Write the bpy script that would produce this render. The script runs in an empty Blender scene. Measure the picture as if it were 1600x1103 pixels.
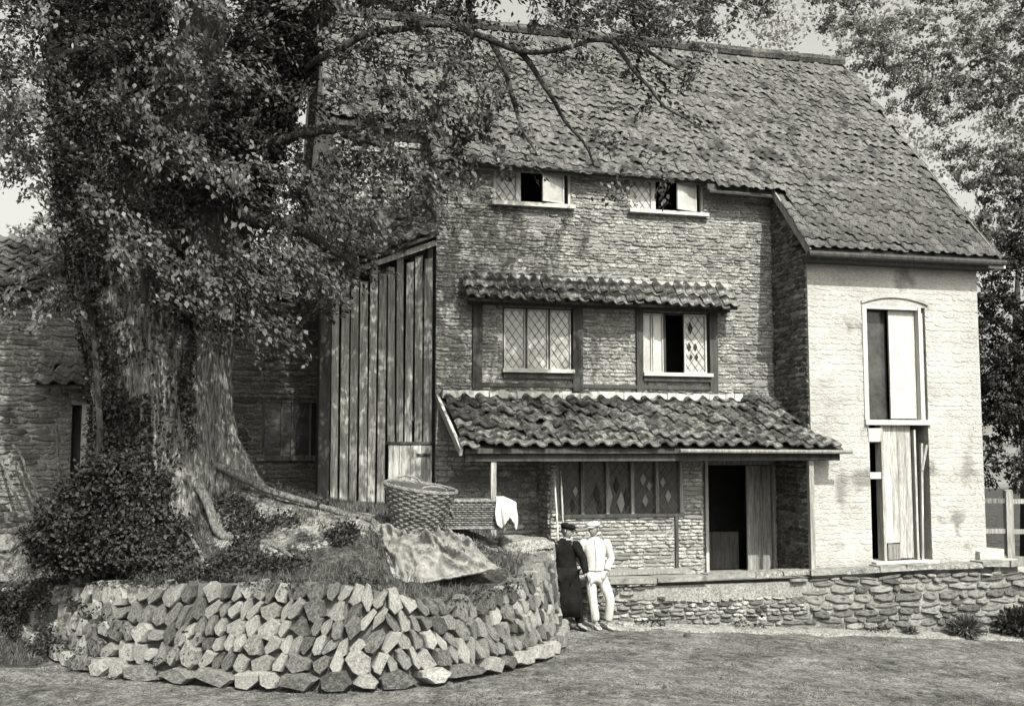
import bpy, bmesh, math, random
import numpy as np
from mathutils import Vector, Matrix, noise
R = math.radians
random.seed(7); np.random.seed(7)
C = bpy.context.scene.collection

# ------------------------------------------------------------------ camera, sky, sun, exposure
H0 = 2.9
FPX = 1716.0
cam_d = bpy.data.cameras.new('camera'); cam = bpy.data.objects.new('camera', cam_d); C.objects.link(cam)
cam_d.sensor_width = 36; cam_d.lens = 36 * FPX / 1600; cam_d.clip_end = 2000
cam.location = (0, 0, H0); cam.rotation_euler = (R(95), 0, 0)
bpy.context.scene.camera = cam

SUN_AZ, SUN_EL = R(21), R(46)          # azimuth from -Y towards +X
sd = Vector((math.cos(SUN_EL)*math.sin(SUN_AZ), -math.cos(SUN_EL)*math.cos(SUN_AZ), math.sin(SUN_EL)))
w = bpy.data.worlds.new('World'); bpy.context.scene.world = w; w.use_nodes = True
nt = w.node_tree; nt.nodes.clear()
sky = nt.nodes.new('ShaderNodeTexSky'); sky.sky_type = 'NISHITA'; sky.sun_disc = False
sky.sun_elevation = SUN_EL; sky.sun_rotation = math.atan2(sd.x, sd.y)
sky.dust_density = 6.0; sky.air_density = 1.4
bw = nt.nodes.new('ShaderNodeRGBToBW'); tint = nt.nodes.new('ShaderNodeMix'); tint.data_type = 'RGBA'; tint.blend_type = 'MULTIPLY'
tint.inputs[0].default_value = 1; tint.inputs[7].default_value = (1, .985, .915, 1)
bg = nt.nodes.new('ShaderNodeBackground'); bg.inputs[1].default_value = .15
wo = nt.nodes.new('ShaderNodeOutputWorld')
nt.links.new(sky.outputs[0], bw.inputs[0]); nt.links.new(bw.outputs[0], tint.inputs[6])
nt.links.new(tint.outputs[2], bg.inputs[0]); nt.links.new(bg.outputs[0], wo.inputs[0])
sl = bpy.data.lights.new('sun', 'SUN'); sl.energy = 4.3; sl.angle = R(.5); sl.color = (1, .985, .93)
so = bpy.data.objects.new('sun', sl); C.objects.link(so)
so.rotation_euler = sd.to_track_quat('Z', 'Y').to_euler(); so.location = (10, -10, 30)
vs = bpy.context.scene.view_settings
vs.view_transform = 'Standard'; vs.look = 'None'; vs.exposure = 0.95; vs.gamma = 1; vs.use_curve_mapping = False

# ------------------------------------------------------------------ helpers
TH = R(5)
def P(px, py, Y):
    """point of the place seen at a photo pixel, at distance Y"""
    a = (px-800)/FPX; b = (551.5-py)/FPX
    r = (a, math.cos(TH)-b*math.sin(TH), math.sin(TH)+b*math.cos(TH)); s = Y/r[1]
    return Vector((r[0]*s, Y, H0+r[2]*s))
HO = Vector((5.4275, 20.0, 0)); HA = R(15)
HM = Matrix.Translation(HO) @ Matrix.Rotation(HA, 4, 'Z')

def col(g): return (g, g*.985, g*.92, 1)
_mats = {}
def mat(name, lo, hi, scale=3, detail=6, bump=.3, bscale=None, rough=.9, island=.0, objr=.0, stretch=(1, 1, 1), spec=.2, fine=.25, spots=None, translucent=0, dist=.02, grit=0, gs=24):
    if name in _mats: return _mats[name]
    m = bpy.data.materials.new(name); m.use_nodes = True; t = m.node_tree; t.nodes.clear()
    N = t.nodes.new; L = t.links.new
    tc = N('ShaderNodeTexCoord'); mp = N('ShaderNodeMapping'); mp.inputs['Scale'].default_value = stretch
    L(tc.outputs['Object'], mp.inputs[0])
    n1 = N('ShaderNodeTexNoise'); n1.inputs['Scale'].default_value = scale; n1.inputs['Detail'].default_value = detail; n1.inputs['Roughness'].default_value = .65
    L(mp.outputs[0], n1.inputs['Vector'])
    n2 = N('ShaderNodeTexNoise'); n2.inputs['Scale'].default_value = bscale or scale*8; n2.inputs['Detail'].default_value = 4; n2.inputs['Roughness'].default_value = .7
    L(mp.outputs[0], n2.inputs['Vector'])
    def math_(op, a, b):
        q = N('ShaderNodeMath'); q.operation = op
        for i, x in enumerate((a, b)):
            if isinstance(x, (int, float)): q.inputs[i].default_value = x
            else: L(x, q.inputs[i])
        return q.outputs[0]
    f = math_('ADD', math_('MULTIPLY', n1.outputs[0], 1-fine), math_('MULTIPLY', n2.outputs[0], fine))
    f = math_('ADD', math_('MULTIPLY', math_('SUBTRACT', f, .5), 3.0), .5)
    if island:
        ge = N('ShaderNodeNewGeometry'); f = math_('ADD', f, math_('MULTIPLY', math_('SUBTRACT', ge.outputs['Random Per Island'], .5), island))
    if objr:
        oi = N('ShaderNodeObjectInfo'); f = math_('ADD', f, math_('MULTIPLY', math_('SUBTRACT', oi.outputs['Random'], .5), objr))
    cr = N('ShaderNodeValToRGB'); cr.color_ramp.elements[0].color = col(lo); cr.color_ramp.elements[1].color = col(hi)
    cr.color_ramp.elements[0].position = 0; cr.color_ramp.elements[1].position = 1
    L(f, cr.inputs[0]); c = cr.outputs[0]
    if spots:   # (value, scale, threshold): dark or pale patches of moss, lichen, dirt
        n3 = N('ShaderNodeTexNoise'); n3.inputs['Scale'].default_value = spots[1]; n3.inputs['Detail'].default_value = 5; L(tc.outputs['Object'], n3.inputs['Vector'])
        r3 = N('ShaderNodeValToRGB'); r3.color_ramp.elements[0].position = spots[2]; r3.color_ramp.elements[1].position = spots[2]+.07
        L(n3.outputs[0], r3.inputs[0])
        mx = N('ShaderNodeMix'); mx.data_type = 'RGBA'; L(r3.outputs[0], mx.inputs[0]); L(c, mx.inputs[6]); mx.inputs[7].default_value = col(spots[0]); c = mx.outputs[2]
    if grit:    # fine mottling of the surface: pits, grains, lichen specks
        n4 = N('ShaderNodeTexNoise'); n4.inputs['Scale'].default_value = gs; n4.inputs['Detail'].default_value = 3; n4.inputs['Roughness'].default_value = .8
        L(mp.outputs[0], n4.inputs['Vector']); mr = N('ShaderNodeMapRange'); mr.inputs[1].default_value = .36; mr.inputs[2].default_value = .64
        mr.inputs[3].default_value = 1-grit; mr.inputs[4].default_value = 1+grit*.7; L(n4.outputs[0], mr.inputs[0])
        mg = N('ShaderNodeMix'); mg.data_type = 'RGBA'; mg.blend_type = 'MULTIPLY'; mg.inputs[0].default_value = 1; L(c, mg.inputs[6]); L(mr.outputs[0], mg.inputs[7]); c = mg.outputs[2]
    p = N('ShaderNodeBsdfPrincipled'); p.inputs['Roughness'].default_value = rough; p.inputs['Specular IOR Level'].default_value = spec
    L(c, p.inputs['Base Color'])
    if bump:
        b = N('ShaderNodeBump'); b.inputs['Strength'].default_value = bump; b.inputs['Distance'].default_value = dist
        L(n2.outputs[0], b.inputs['Height']); L(b.outputs[0], p.inputs['Normal'])
    o = N('ShaderNodeOutputMaterial')
    if translucent:
        tr = N('ShaderNodeBsdfTranslucent'); L(c, tr.inputs[0]); ms = N('ShaderNodeMixShader'); ms.inputs[0].default_value = translucent
        L(p.outputs[0], ms.inputs[1]); L(tr.outputs[0], ms.inputs[2]); L(ms.outputs[0], o.inputs[0])
    else: L(p.outputs[0], o.inputs[0])
    _mats[name] = m; return m

M_stoneA = mat('brown rubble stone', .14, .42, 5, bump=1, island=.55, objr=.55, bscale=38, dist=.03, fine=.5, spots=(.08, 1.3, .63), grit=.55)
M_stoneT = mat('terrace rubble', .06, .34, 5, bump=1, island=.9, objr=.9, bscale=38, dist=.03, fine=.5, spots=(.05, 1.6, .56), grit=.6)
M_stoneW = mat('cottage rubble stone', .05, .19, 5, bump=1, island=.4, objr=.4, bscale=38, dist=.03, fine=.5, spots=(.05, 1.1, .6), grit=.4)
M_stoneD = mat('shaded rubble stone', .05, .20, 5, bump=.8, island=.8, objr=.8, bscale=40, fine=.4, grit=.5)  # darker rubble copy, the side wall's shade put into its colour
M_mortarA = mat('lime mortar', .12, .28, 7, bump=.9, bscale=45, fine=.45, grit=.5)
M_white = mat('limewashed stone', .20, .42, 1.3, bump=1, bscale=20, island=0, objr=0, spots=(.16, 1.1, .57), fine=.4, dist=.025, grit=.14, stretch=(.7, .7, 1.5))
M_whitem = mat('limewash', .20, .42, 1.3, bump=1, bscale=20, spots=(.16, 1.1, .57), fine=.4, dist=.025, grit=.14, stretch=(.7, .7, 1.5))
M_tile = mat('weathered clay pantile', .028, .125, 3, bump=.9, bscale=30, island=.6, objr=.6, spots=(.035, 2.2, .57), fine=.45, dist=.03, grit=.55, gs=16)
M_tilemoss = mat('mossy pantile', .03, .20, 5, bump=1, bscale=22, island=.9, objr=.9, spots=(.04, 3.5, .52), fine=.4, dist=.05, grit=.7, gs=14)
M_tilelow = mat('roof felt of old mortar', .03, .09, 3)
M_timberd = mat('tarred dark timber', .02, .07, 4, stretch=(4, 4, .5), bump=.4)
M_timber = mat('weathered timber', .06, .26, 4, stretch=(6, 6, .35), bump=.5, island=.4, objr=.5, grit=.4, gs=10)
M_timberp = mat('pale weathered timber', .14, .42, 4, stretch=(6, 6, .35), bump=.5, island=.4, objr=.5, grit=.4, gs=10)
M_paint = mat('white painted timber', .28, .42, 4, stretch=(3, 3, .6), bump=.15, grit=.2)
M_pane = mat('old leaded glass with pale blind', .22, .40, 2, bump=.25, bscale=5, rough=.25, spec=.6)  # pale base colour paints the sky reflected in the panes
M_paned = mat('old dark glass', .02, .06, 2, bump=.3, bscale=4, rough=.12, spec=.5)
M_pane2 = mat('dusty glass', .08, .20, 2, bump=.2, rough=.3, spec=.5)  # paler glass tone for single diamond panes
M_lead = mat('lead cames', .08, .14, 4, bump=0)
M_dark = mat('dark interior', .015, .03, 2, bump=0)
M_drystone = mat('grey drystone', .06, .42, 5.5, bump=1, bscale=30, objr=.9, fine=.5, dist=.035, spots=(.05, 7, .63), grit=.35, gs=12)
M_core = mat('dark earth packing', .04, .14, 6, bump=.8)
M_bark = mat('furrowed bark', .025, .36, 2.2, stretch=(5, 5, .7), bump=1, bscale=6, dist=.10, fine=.62, grit=.7, gs=5)
M_barkd = mat('dark limb bark', .015, .06, 3, stretch=(4, 4, .7), bump=1, bscale=10, dist=.05)
M_root = mat('pale bare root', .08, .26, 5, bump=1, stretch=(4, 4, 1), dist=.04, grit=.5, gs=10)
M_leaf = mat('tree leaves', .005, .085, .9, bump=0, island=.9, rough=.5, spec=.35, translucent=.2, fine=.1, grit=0)
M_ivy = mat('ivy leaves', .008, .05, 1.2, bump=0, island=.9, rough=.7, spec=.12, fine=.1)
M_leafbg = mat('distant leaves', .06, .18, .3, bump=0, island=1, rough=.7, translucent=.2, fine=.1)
M_leafhz = mat('pale distant leaves', .09, .23, .3, bump=0, island=.5, rough=.7, translucent=.25, fine=.1, grit=0)  # lightened base colour paints distance haze onto the leaves
M_road = mat('trodden earth road', .08, .26, 1.3, detail=10, bump=1, bscale=26, fine=.55, dist=.04, spots=(.07, 4.5, .58))
M_bank = mat('turf bank', .03, .11, 2.5, detail=8, bump=1, bscale=30, fine=.45, dist=.05)
M_soil = mat('bare dusty soil', .07, .34, 3, detail=8, bump=1, bscale=22, fine=.45, dist=.05, spots=(.05, 2.5, .53))
M_grass = mat('grass blades', .03, .13, 1.5, bump=0, island=1, rough=.6, translucent=.2)
M_gravel = mat('pale kerb gravel', .10, .26, 6, bump=1, bscale=40, fine=.5, grit=.6, gs=20)
M_wicker = mat('wicker', .04, .20, 12, bump=.5, island=.5, bscale=80, rough=.6, spec=.4, grit=.3)
M_wickerd = mat('wicker lining shadow', .03, .07, 12, bump=.3)  # dark inner shell, shadow between the canes put into its colour
def ground_mat():
    m = bpy.data.materials.new('ground of road, turf and soil'); m.use_nodes = True; t = m.node_tree; t.nodes.clear(); N = t.nodes.new; L = t.links.new
    tc = N('ShaderNodeTexCoord')
    def noi(sc, det=6, ro=.7):
        n = N('ShaderNodeTexNoise'); n.inputs['Scale'].default_value = sc; n.inputs['Detail'].default_value = det; n.inputs['Roughness'].default_value = ro; L(tc.outputs['Object'], n.inputs['Vector']); return n.outputs[0]
    def ramp(f, a, b, lo, hi):
        r = N('ShaderNodeMapRange'); r.inputs[1].default_value = a; r.inputs[2].default_value = b; r.inputs[3].default_value = lo; r.inputs[4].default_value = hi; L(f, r.inputs[0]); return r.outputs[0]
    def mth(op, a, b):
        q = N('ShaderNodeMath'); q.operation = op
        for i, x in enumerate((a, b)):
            if isinstance(x, (int, float)): q.inputs[i].default_value = x
            else: L(x, q.inputs[i])
        return q.outputs[0]
    big = noi(.8, 8); mid = noi(5, 6); fin = noi(24, 4, .85)
    grain = ramp(fin, .40, .60, .4, 1.55)
    road = mth('MULTIPLY', mth('ADD', ramp(big, .38, .62, .09, .19), ramp(mid, .38, .62, -.055, .05)), grain)
    turf = mth('MULTIPLY', ramp(mid, .35, .65, .02, .085), grain)
    soil = mth('MULTIPLY', mth('ADD', ramp(mid, .38, .62, .06, .26), ramp(big, .4, .6, -.02, .03)), grain)
    A = N('ShaderNodeAttribute'); A.attribute_name = 'bank'; B = N('ShaderNodeAttribute'); B.attribute_name = 'soil'
    wob = mth('MULTIPLY', mth('SUBTRACT', mth('ADD', mid, fin), 1.0), 1.6)
    fa = ramp(mth('ADD', A.outputs['Fac'], wob), .4, .6, 0, 1); fb = ramp(mth('ADD', B.outputs['Fac'], wob), .42, .62, 0, 1)
    def mix(f, a, b): return mth('ADD', mth('MULTIPLY', a, mth('SUBTRACT', 1.0, f)), mth('MULTIPLY', b, f))
    v = mix(fa, road, mix(fb, turf, soil))
    cc = N('ShaderNodeCombineColor'); L(v, cc.inputs[0]); L(mth('MULTIPLY', v, .985), cc.inputs[1]); L(mth('MULTIPLY', v, .92), cc.inputs[2])
    p = N('ShaderNodeBsdfPrincipled'); p.inputs['Roughness'].default_value = .95; p.inputs['Specular IOR Level'].default_value = .1; L(cc.outputs[0], p.inputs['Base Color'])
    b = N('ShaderNodeBump'); b.inputs['Strength'].default_value = 1; b.inputs['Distance'].default_value = .05; L(mth('ADD', fin, mth('MULTIPLY', mid, 1.6)), b.inputs['Height']); L(b.outputs[0], p.inputs['Normal'])
    o = N('ShaderNodeOutputMaterial'); L(p.outputs[0], o.inputs[0]); return m
M_canvas = mat('canvas sheet', .10, .25, 3, bump=.9, bscale=16, fine=.5, spots=(.08, 4, .60), dist=.03, grit=.15)
M_cloth = mat('white linen', .34, .44, 5, bump=.5, bscale=30, grit=.12)
M_black = mat('black cloth', .004, .014, 6, bump=.5, rough=1, spec=.05)
M_skin = mat('skin', .15, .20, 8, bump=.05)
M_hair = mat('dark hair', .03, .06, 20, bump=.5)
M_boot = mat('boot leather', .05, .1, 10, bump=.2)
M_bootp = mat('dusty boot leather', .3, .45, 10, bump=.2)

class MB:
    def __init__(s): s.v = []; s.f = []
    def add(s, vs_, fs):
        o = len(s.v); s.v += [tuple(x) for x in vs_]; s.f += [tuple(i+o for i in q) for q in fs]
    def box(s, a, b, jit=0):
        x0, y0, z0 = a; x1, y1, z1 = b; j = lambda: random.uniform(-jit, jit) if jit else 0
        vv = [(x+j(), y+j(), z+j()) for z in (z0, z1) for x, y in ((x0, y0), (x1, y0), (x1, y1), (x0, y1))]
        s.add(vv, [(3, 2, 1, 0), (4, 5, 6, 7), (0, 1, 5, 4), (1, 2, 6, 5), (2, 3, 7, 6), (3, 0, 4, 7)])
    def beam(s, a, b, w, h, up=(0, 0, 1)):
        a = Vector(a); b = Vector(b); d = (b-a).normalized(); up = Vector(up)
        if abs(d.dot(up)) > .95: up = Vector((0, 1, 0))
        x = d.cross(up).normalized()*w/2; y = x.normalized().cross(d).normalized()*h/2
        vv = [p+sx*x+sy*y for p in (a, b) for sx, sy in ((-1, -1), (1, -1), (1, 1), (-1, 1))]
        s.add(vv, [(0, 1, 2, 3), (7, 6, 5, 4), (0, 4, 5, 1), (1, 5, 6, 2), (2, 6, 7, 3), (3, 7, 4, 0)])
    def tube(s, pts, rad, n=8, cap=True, wob=0):
        pts = [Vector(p) for p in pts]; k = len(pts); o = []
        prev = None; rr = rad if hasattr(rad, '__len__') else [rad]*k
        for i, p in enumerate(pts):
            d = (pts[min(i+1, k-1)]-pts[max(i-1, 0)]).normalized()
            if prev is None: x = d.orthogonal().normalized()
            else: x = (prev-d*prev.dot(d)).normalized()
            prev = x; y = d.cross(x)
            for q in range(n):
                a = q*2*math.pi/n; r_ = rr[i]*(1+(random.uniform(-wob, wob) if wob else 0))
                o.append(p+x*math.cos(a)*r_+y*math.sin(a)*r_)
        fs = [(i*n+q, i*n+(q+1) % n, (i+1)*n+(q+1) % n, (i+1)*n+q) for i in range(k-1) for q in range(n)]
        if cap: fs += [tuple(range(n))[::-1], tuple((k-1)*n+q for q in range(n))]
        s.add(o, fs)
    def mesh(s, name):
        me = bpy.data.meshes.new(name); me.from_pydata(s.v, [], s.f); me.update(); return me
    def obj(s, name, m, parent=None, smooth=False):
        return link(name, s.mesh(name), m, parent, smooth)
def link(name, me, m, parent=None, smooth=False):
    o = bpy.data.objects.new(name, me); C.objects.link(o)
    if m is not None and not me.materials: me.materials.append(m)
    if parent: o.parent = parent
    if smooth: me.shade_smooth()
    return o
def npmesh(name, V, F, m, parent=None, smooth=False):
    V = np.asarray(V, dtype=np.float32); F = np.asarray(F, dtype=np.int32); k = F.shape[1]
    me = bpy.data.meshes.new(name); me.vertices.add(len(V)); me.vertices.foreach_set('co', V.ravel())
    me.loops.add(F.size); me.loops.foreach_set('vertex_index', F.ravel())
    me.polygons.add(len(F)); me.polygons.foreach_set('loop_start', np.arange(0, F.size, k, dtype=np.int32))
    me.polygons.foreach_set('loop_total', np.full(len(F), k, dtype=np.int32)); me.update(calc_edges=True)
    return link(name, me, m, parent, smooth)
def tag(o, label=None, cat=None, group=None, kind=None):
    if label: o['label'] = label
    if cat: o['category'] = cat
    if group: o['group'] = group
    if kind: o['kind'] = kind
    return o
def empty(name, loc=(0, 0, 0), rz=0):
    o = bpy.data.objects.new(name, None); C.objects.link(o); o.location = loc; o.rotation_euler = (0, 0, rz); o.empty_display_size = .2; return o
def sstep(a, b, x):
    t = max(0, min(1, (x-a)/(b-a))); return t*t*(3-2*t)

# ------------------------------------------------------------------ terrain
CURVE = [(-9.6, 19.0, .35), (-7.7, 17.0, .72), (-5.95, 15.15, 1.06), (-4.6, 14.2, 1.18), (-3.1, 13.72, 1.25), (-2.2, 13.6, 1.25), (-1.45, 13.75, 1.12), (-.75, 14.15, .98), (-.1, 14.85, 1.02), (.36, 15.6, 1.18), (.6, 16.5, 1.42), (.68, 17.6, 1.40), (.62, 18.8, 1.3), (.2, 19.75, 1.2)]
def catmull(pts, n=12):
    out = []
    for i in range(len(pts)-1):
        p0 = pts[max(i-1, 0)]; p1 = pts[i]; p2 = pts[i+1]; p3 = pts[min(i+2, len(pts)-1)]
        for k in range(n):
            t = k/n
            out.append(tuple(.5*((2*b)+(-a+c)*t+(2*a-5*b+4*c-d)*t*t+(-a+3*b-3*c+d)*t**3) for a, b, c, d in zip(p0, p1, p2, p3)))
    out.append(pts[-1]); return out
CV = np.array(catmull(CURVE))
POLY = [(x, y) for x, y, h in CV] + [(.2, 34), (-22, 34), (-16, 22)]
def inside(x, y):
    c = False; n = len(POLY)
    for i in range(n):
        x1, y1 = POLY[i]; x2, y2 = POLY[i-1]
        if (y1 > y) != (y2 > y) and x < (x2-x1)*(y-y1)/(y2-y1)+x1: c = not c
    return c
def base_z(x, y):
    z = 0.0
    if x > 1.5: z -= .07*(min(x, 14)-1.5)
    if x < -6: z += 1.7*sstep(-6.5, -11.5, x)*sstep(14, 19, y)+.25*sstep(-5, -9, x)
    if y > 24: z += (y-24)*.05*sstep(24, 40, y) if y < 40 else .8
    return z
def terrain(x, y):
    b = base_z(x, y)
    if y < 12.5 or x > 2 or y > 34 or not inside(x, y): return b, 0
    dd = np.hypot(CV[:, 0]-x, CV[:, 1]-y); i = int(dd.argmin()); dist = float(dd[i]); top = float(CV[i, 2])-.04
    if dist < .30: return b, 0
    hm = 1.95 if x < -3 else (1.95-.10*(x+3)/2 if x < -1 else 1.85-.5*(x+1)/1.6)
    hm = min(max(hm, 1.3), 1.95)
    hm += .5*math.exp(-((x+4.7)**2+(y-16.2)**2)/3.2)
    if x < -7.5: hm += .35*sstep(-7.5, -11, x)
    h = top+(hm-top)*sstep(0, 1.9, dist-.1)
    h += .06*noise.noise(Vector((x*1.3, y*1.3, 3)))+.03*noise.noise(Vector((x*4, y*4, 9)))
    return max(h, b), 1
def soil_at(cx, cy):
    d = ((cx+3.0)/1.2)**2+((cy-15.5)/.8)**2; a = max(0, 1.25-d*.75)
    b = .75*sstep(-6.6, -8.5, cx); c = .55*sstep(-1.6, -.6, cx)*sstep(15.8, 16.8, cy)
    return min(1, max(a, b, c)+.35*noise.noise(Vector((cx*1.3, cy*1.3, 5))))
def build_ground():
    xs = np.concatenate([[-400, -200, -90, -50, -32, -24], np.arange(-18, -11, .5), np.arange(-11, 2, .13), np.arange(2, 13, .3), [14, 16, 20, 28, 45, 90, 200, 400]])
    ys = np.concatenate([[-60, -20, -6, 0, 4, 7, 9, 10], np.arange(11, 13, .25), np.arange(13, 21, .13), np.arange(21, 30, .6), [31, 33, 34.5, 37, 42, 55, 80, 140, 300, 700]])
    V = []; K = []
    for y in ys:
        for x in xs:
            z, k = terrain(x, y)
            if not k and 11 < y < 22 and -11 < x < 13: z += .035*noise.noise(Vector((x*1.2, y*2.2, 0)))+.016*noise.noise(Vector((x*5, y*5, 1)))
            V.append((x, y, z)); K.append(k)
    nx = len(xs); F = [(j*nx+i, j*nx+i+1, (j+1)*nx+i+1, (j+1)*nx+i) for j in range(len(ys)-1) for i in range(nx-1)]
    g = npmesh('ground', V, F, ground_mat())
    at = g.data.attributes.new('bank', 'FLOAT', 'POINT'); at.data.foreach_set('value', np.array([1.0 if (k or y > 24 or (x < -6.3 and y > 14.6+.3*(x+6.4))) else 0.0 for (x, y, z), k in zip(V, K)], dtype=np.float32))
    at = g.data.attributes.new('soil', 'FLOAT', 'POINT'); at.data.foreach_set('value', np.array([soil_at(x, y) if (-12 < x < 2 and 12 < y < 24) else 0.0 for x, y, z in V], dtype=np.float32))
    g.data.shade_smooth(); tag(g, kind='structure')
    return g
ground = build_ground()

# ------------------------------------------------------------------ walls of rubble
def hit(rect, holes):
    u0, u1, z0, z1 = rect
    return any(u0 < h[1]-.01 and u1 > h[0]+.01 and z0 < h[3]-.01 and z1 > h[2]+.01 for h in holes)
def wall_core(u0, u1, z0, z1, v0, v1, holes, frame=None):
    """solid wall with openings: split into boxes at the edges of the holes"""
    mb = MB(); us = sorted({u0, u1, *[min(max(h[0], u0), u1) for h in holes], *[min(max(h[1], u0), u1) for h in holes]})
    for a, b in zip(us, us[1:]):
        if b-a < .001: continue
        spans = sorted((h[2], h[3]) for h in holes if h[0] <= a+.001 and h[1] >= b-.001); z = z0
        for s0, s1 in spans:
            if s0 > z: mb.box((a, v0, z), (b, v1, min(s0, z1)))
            z = max(z, s1)
        if z < z1: mb.box((a, v0, z), (b, v1, z1))
    return mb
def stone_template(k):
    """unit rubble stone (1 x 1 in x,z; y from 0 inward to -1 outward face)"""
    rnd = random.Random(k); n = 7
    ang = [2*math.pi*(i+rnd.uniform(-.25, .25))/n for i in range(n)]
    def sq(a, r):
        c, s = math.cos(a), math.sin(a); m = max(abs(c), abs(s)); e = .62
        return ((c/m*e+c*(1-e))*r*.5, (s/m*e+s*(1-e))*r*.5)
    o = [sq(a, rnd.uniform(.93, 1.05)) for a in ang]
    V = [(x, 0, z) for x, z in o]+[(x*1.0, -.62+rnd.uniform(-.12, .12), z*1.0) for x, z in o]+[(x*.78, -1+rnd.uniform(-.14, .1), z*.72) for x, z in o]+[(rnd.uniform(-.1, .1), -1.05, rnd.uniform(-.1, .1))]
    F = []
    for i in range(n):
        j = (i+1) % n; F += [(i, j, n+j, n+i), (n+i, n+j, 2*n+j, 2*n+i), (2*n+i, 2*n+j, 3*n)]
    return V, F
STONES = [stone_template(k) for k in range(12)]
_stone_meshes = {}
def stone_mesh(k, m):
    key = (k, m.name)
    if key not in _stone_meshes:
        me = bpy.data.meshes.new('stone'); me.from_pydata(STONES[k][0], [], STONES[k][1]); me.materials.append(m); me.update(); _stone_meshes[key] = me
    return _stone_meshes[key]
def rubble(parent, M, u0, u1, z0, z1, holes, m, budget, ch=(.09, .15), cw=(.16, .42), depth=.035, clip=None, gap=.012, base=.0, name='stone', rj=.05):
    """courses of stones on the plane given by matrix M (x along, z up, -y outward)"""
    rows = []; z = z0
    while z < z1-.03:
        h = min(random.uniform(*ch), z1-z); u = u0+random.uniform(-.15, 0)
        while u < u1-.03:
            wd = random.uniform(*cw)*(1.25 if random.random() < .15 else 1); a = max(u, u0); b = min(u+wd, u1)
            if b-a > .05 and h > .03:
                hh = h*(1 if random.random() > .12 else .6)
                rect = (a, b, z, z+hh)
                if not hit(rect, holes) and not (clip and not clip((a+b)/2, z+h/2)): rows.append(rect)
                elif hit(rect, holes):   # trim to the edge of the hole
                    for hq in holes:
                        if a < hq[0] < b and z < hq[3] and z+hh > hq[2] and hq[0]-a > .06:
                            r2 = (a, hq[0], z, z+hh)
                            if not hit(r2, holes) and not (clip and not clip((a+b)/2, z+h/2)): rows.append(r2)
                        if a < hq[1] < b and z < hq[3] and z+hh > hq[2] and b-hq[1] > .06:
                            r2 = (hq[1], b, z, z+hh)
                            if not hit(r2, holes) and not (clip and not clip((a+b)/2, z+h/2)): rows.append(r2)
            u += wd
        z += h
    rows.sort(key=lambda r: -(r[1]-r[0])*(r[3]-r[2]))
    mb = MB()
    for i, (a, b, c, d) in enumerate(rows):
        k = random.randrange(12); dp = depth*random.uniform(.35, 1.5); rot = random.uniform(-rj, rj)
        X = M @ Matrix.Translation(((a+b)/2, base, (c+d)/2)) @ Matrix.Rotation(rot, 4, 'Y') @ Matrix.Diagonal((b-a-gap, dp, d-c-gap, 1))
        if i < budget:
            o = bpy.data.objects.new(name, stone_mesh(k, m)); C.objects.link(o); o.parent = parent; o.matrix_local = X
        else:
            mb.add([X @ Vector(p) for p in STONES[k][0]], STONES[k][1])
    if mb.v:
        o = mb.obj(name+'work' if name == 'stone' else name, m, parent); o['kind'] = 'stuff'
I4 = Matrix.Identity(4)
def VP(v): return Matrix.Translation((0, v, 0))

mill = empty('mill_house', HO, HA)
tag(mill, 'tall stone mill house with steep pantiled roof, limewashed right end and tiled porch', 'mill')
EZ, RV, RZ = 6.54, 4.85, 12.1; SL = (RZ-EZ)/(RV+.3)      # main roof plane: z = EZ + SL*(v+.3)
def roofz(v): return EZ+SL*(v+.3)
Z0 = -.6; FL = .6
# openings: (u0, u1, z0, z1)
W1 = (-5.62, -4.13, 7.42, 8.12); W2 = (-2.95, -1.44, 7.42, 8.12)
T1 = (-5.45, -4.12, 4.35, 5.48); T2 = (-2.74, -1.38, 4.33, 5.48)
PA = [(-6.02, -5.84, 3.95, 5.5), (-4.12, -3.93, 3.95, 5.5), (-2.87, -2.74, 3.95, 5.5), (-1.38, -1.22, 3.95, 5.5)]
DR = (-1.52, -.06, FL, 2.68)
holesA = [W1, W2, T1, T2, DR]
wallA = wall_core(-6.68, 0, Z0, 8.05, 1.3, 1.72, holesA).obj('wall', M_mortarA, mill)
rubble(wallA, VP(1.3), -6.68, 0, 3.85, 8.05, [W1, W2, T1, T2]+[(a-.0, b+.0, c, d) for a, b, c, d in PA], M_stoneA, 130, ch=(.045, .09), cw=(.10, .36), depth=.022, gap=.002, rj=.11)
rubble(wallA, VP(1.3), -6.68, 0, FL, 3.1, [DR, (-4.75, -1.72, 0, 2.9)], M_stoneA, 30, ch=(.06, .12), cw=(.14, .38), depth=.035, gap=.006)
# ground floor window bay under the porch
GW = (-4.66, -2.32, 1.76, 2.72)
wallG = wall_core(-4.78, -1.9, Z0, 2.86, .55, 1.296, [GW]).obj('wall', M_mortarA, mill)
rubble(wallG, VP(.55), -4.78, -1.9, FL, 2.86, [GW, (-2.46, -2.40, 0, 1.8)], M_stoneA, 50, ch=(.05, .09), cw=(.12, .36), depth=.032, gap=.006)
rubble(wallG, Matrix.Translation((-4.78, .55, 0)) @ Matrix.Rotation(R(-90), 4, 'Z'), -.74, 0, FL, 2.86, [], M_stoneA, 0, ch=(.07, .12), cw=(.12, .3), depth=.03)
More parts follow.
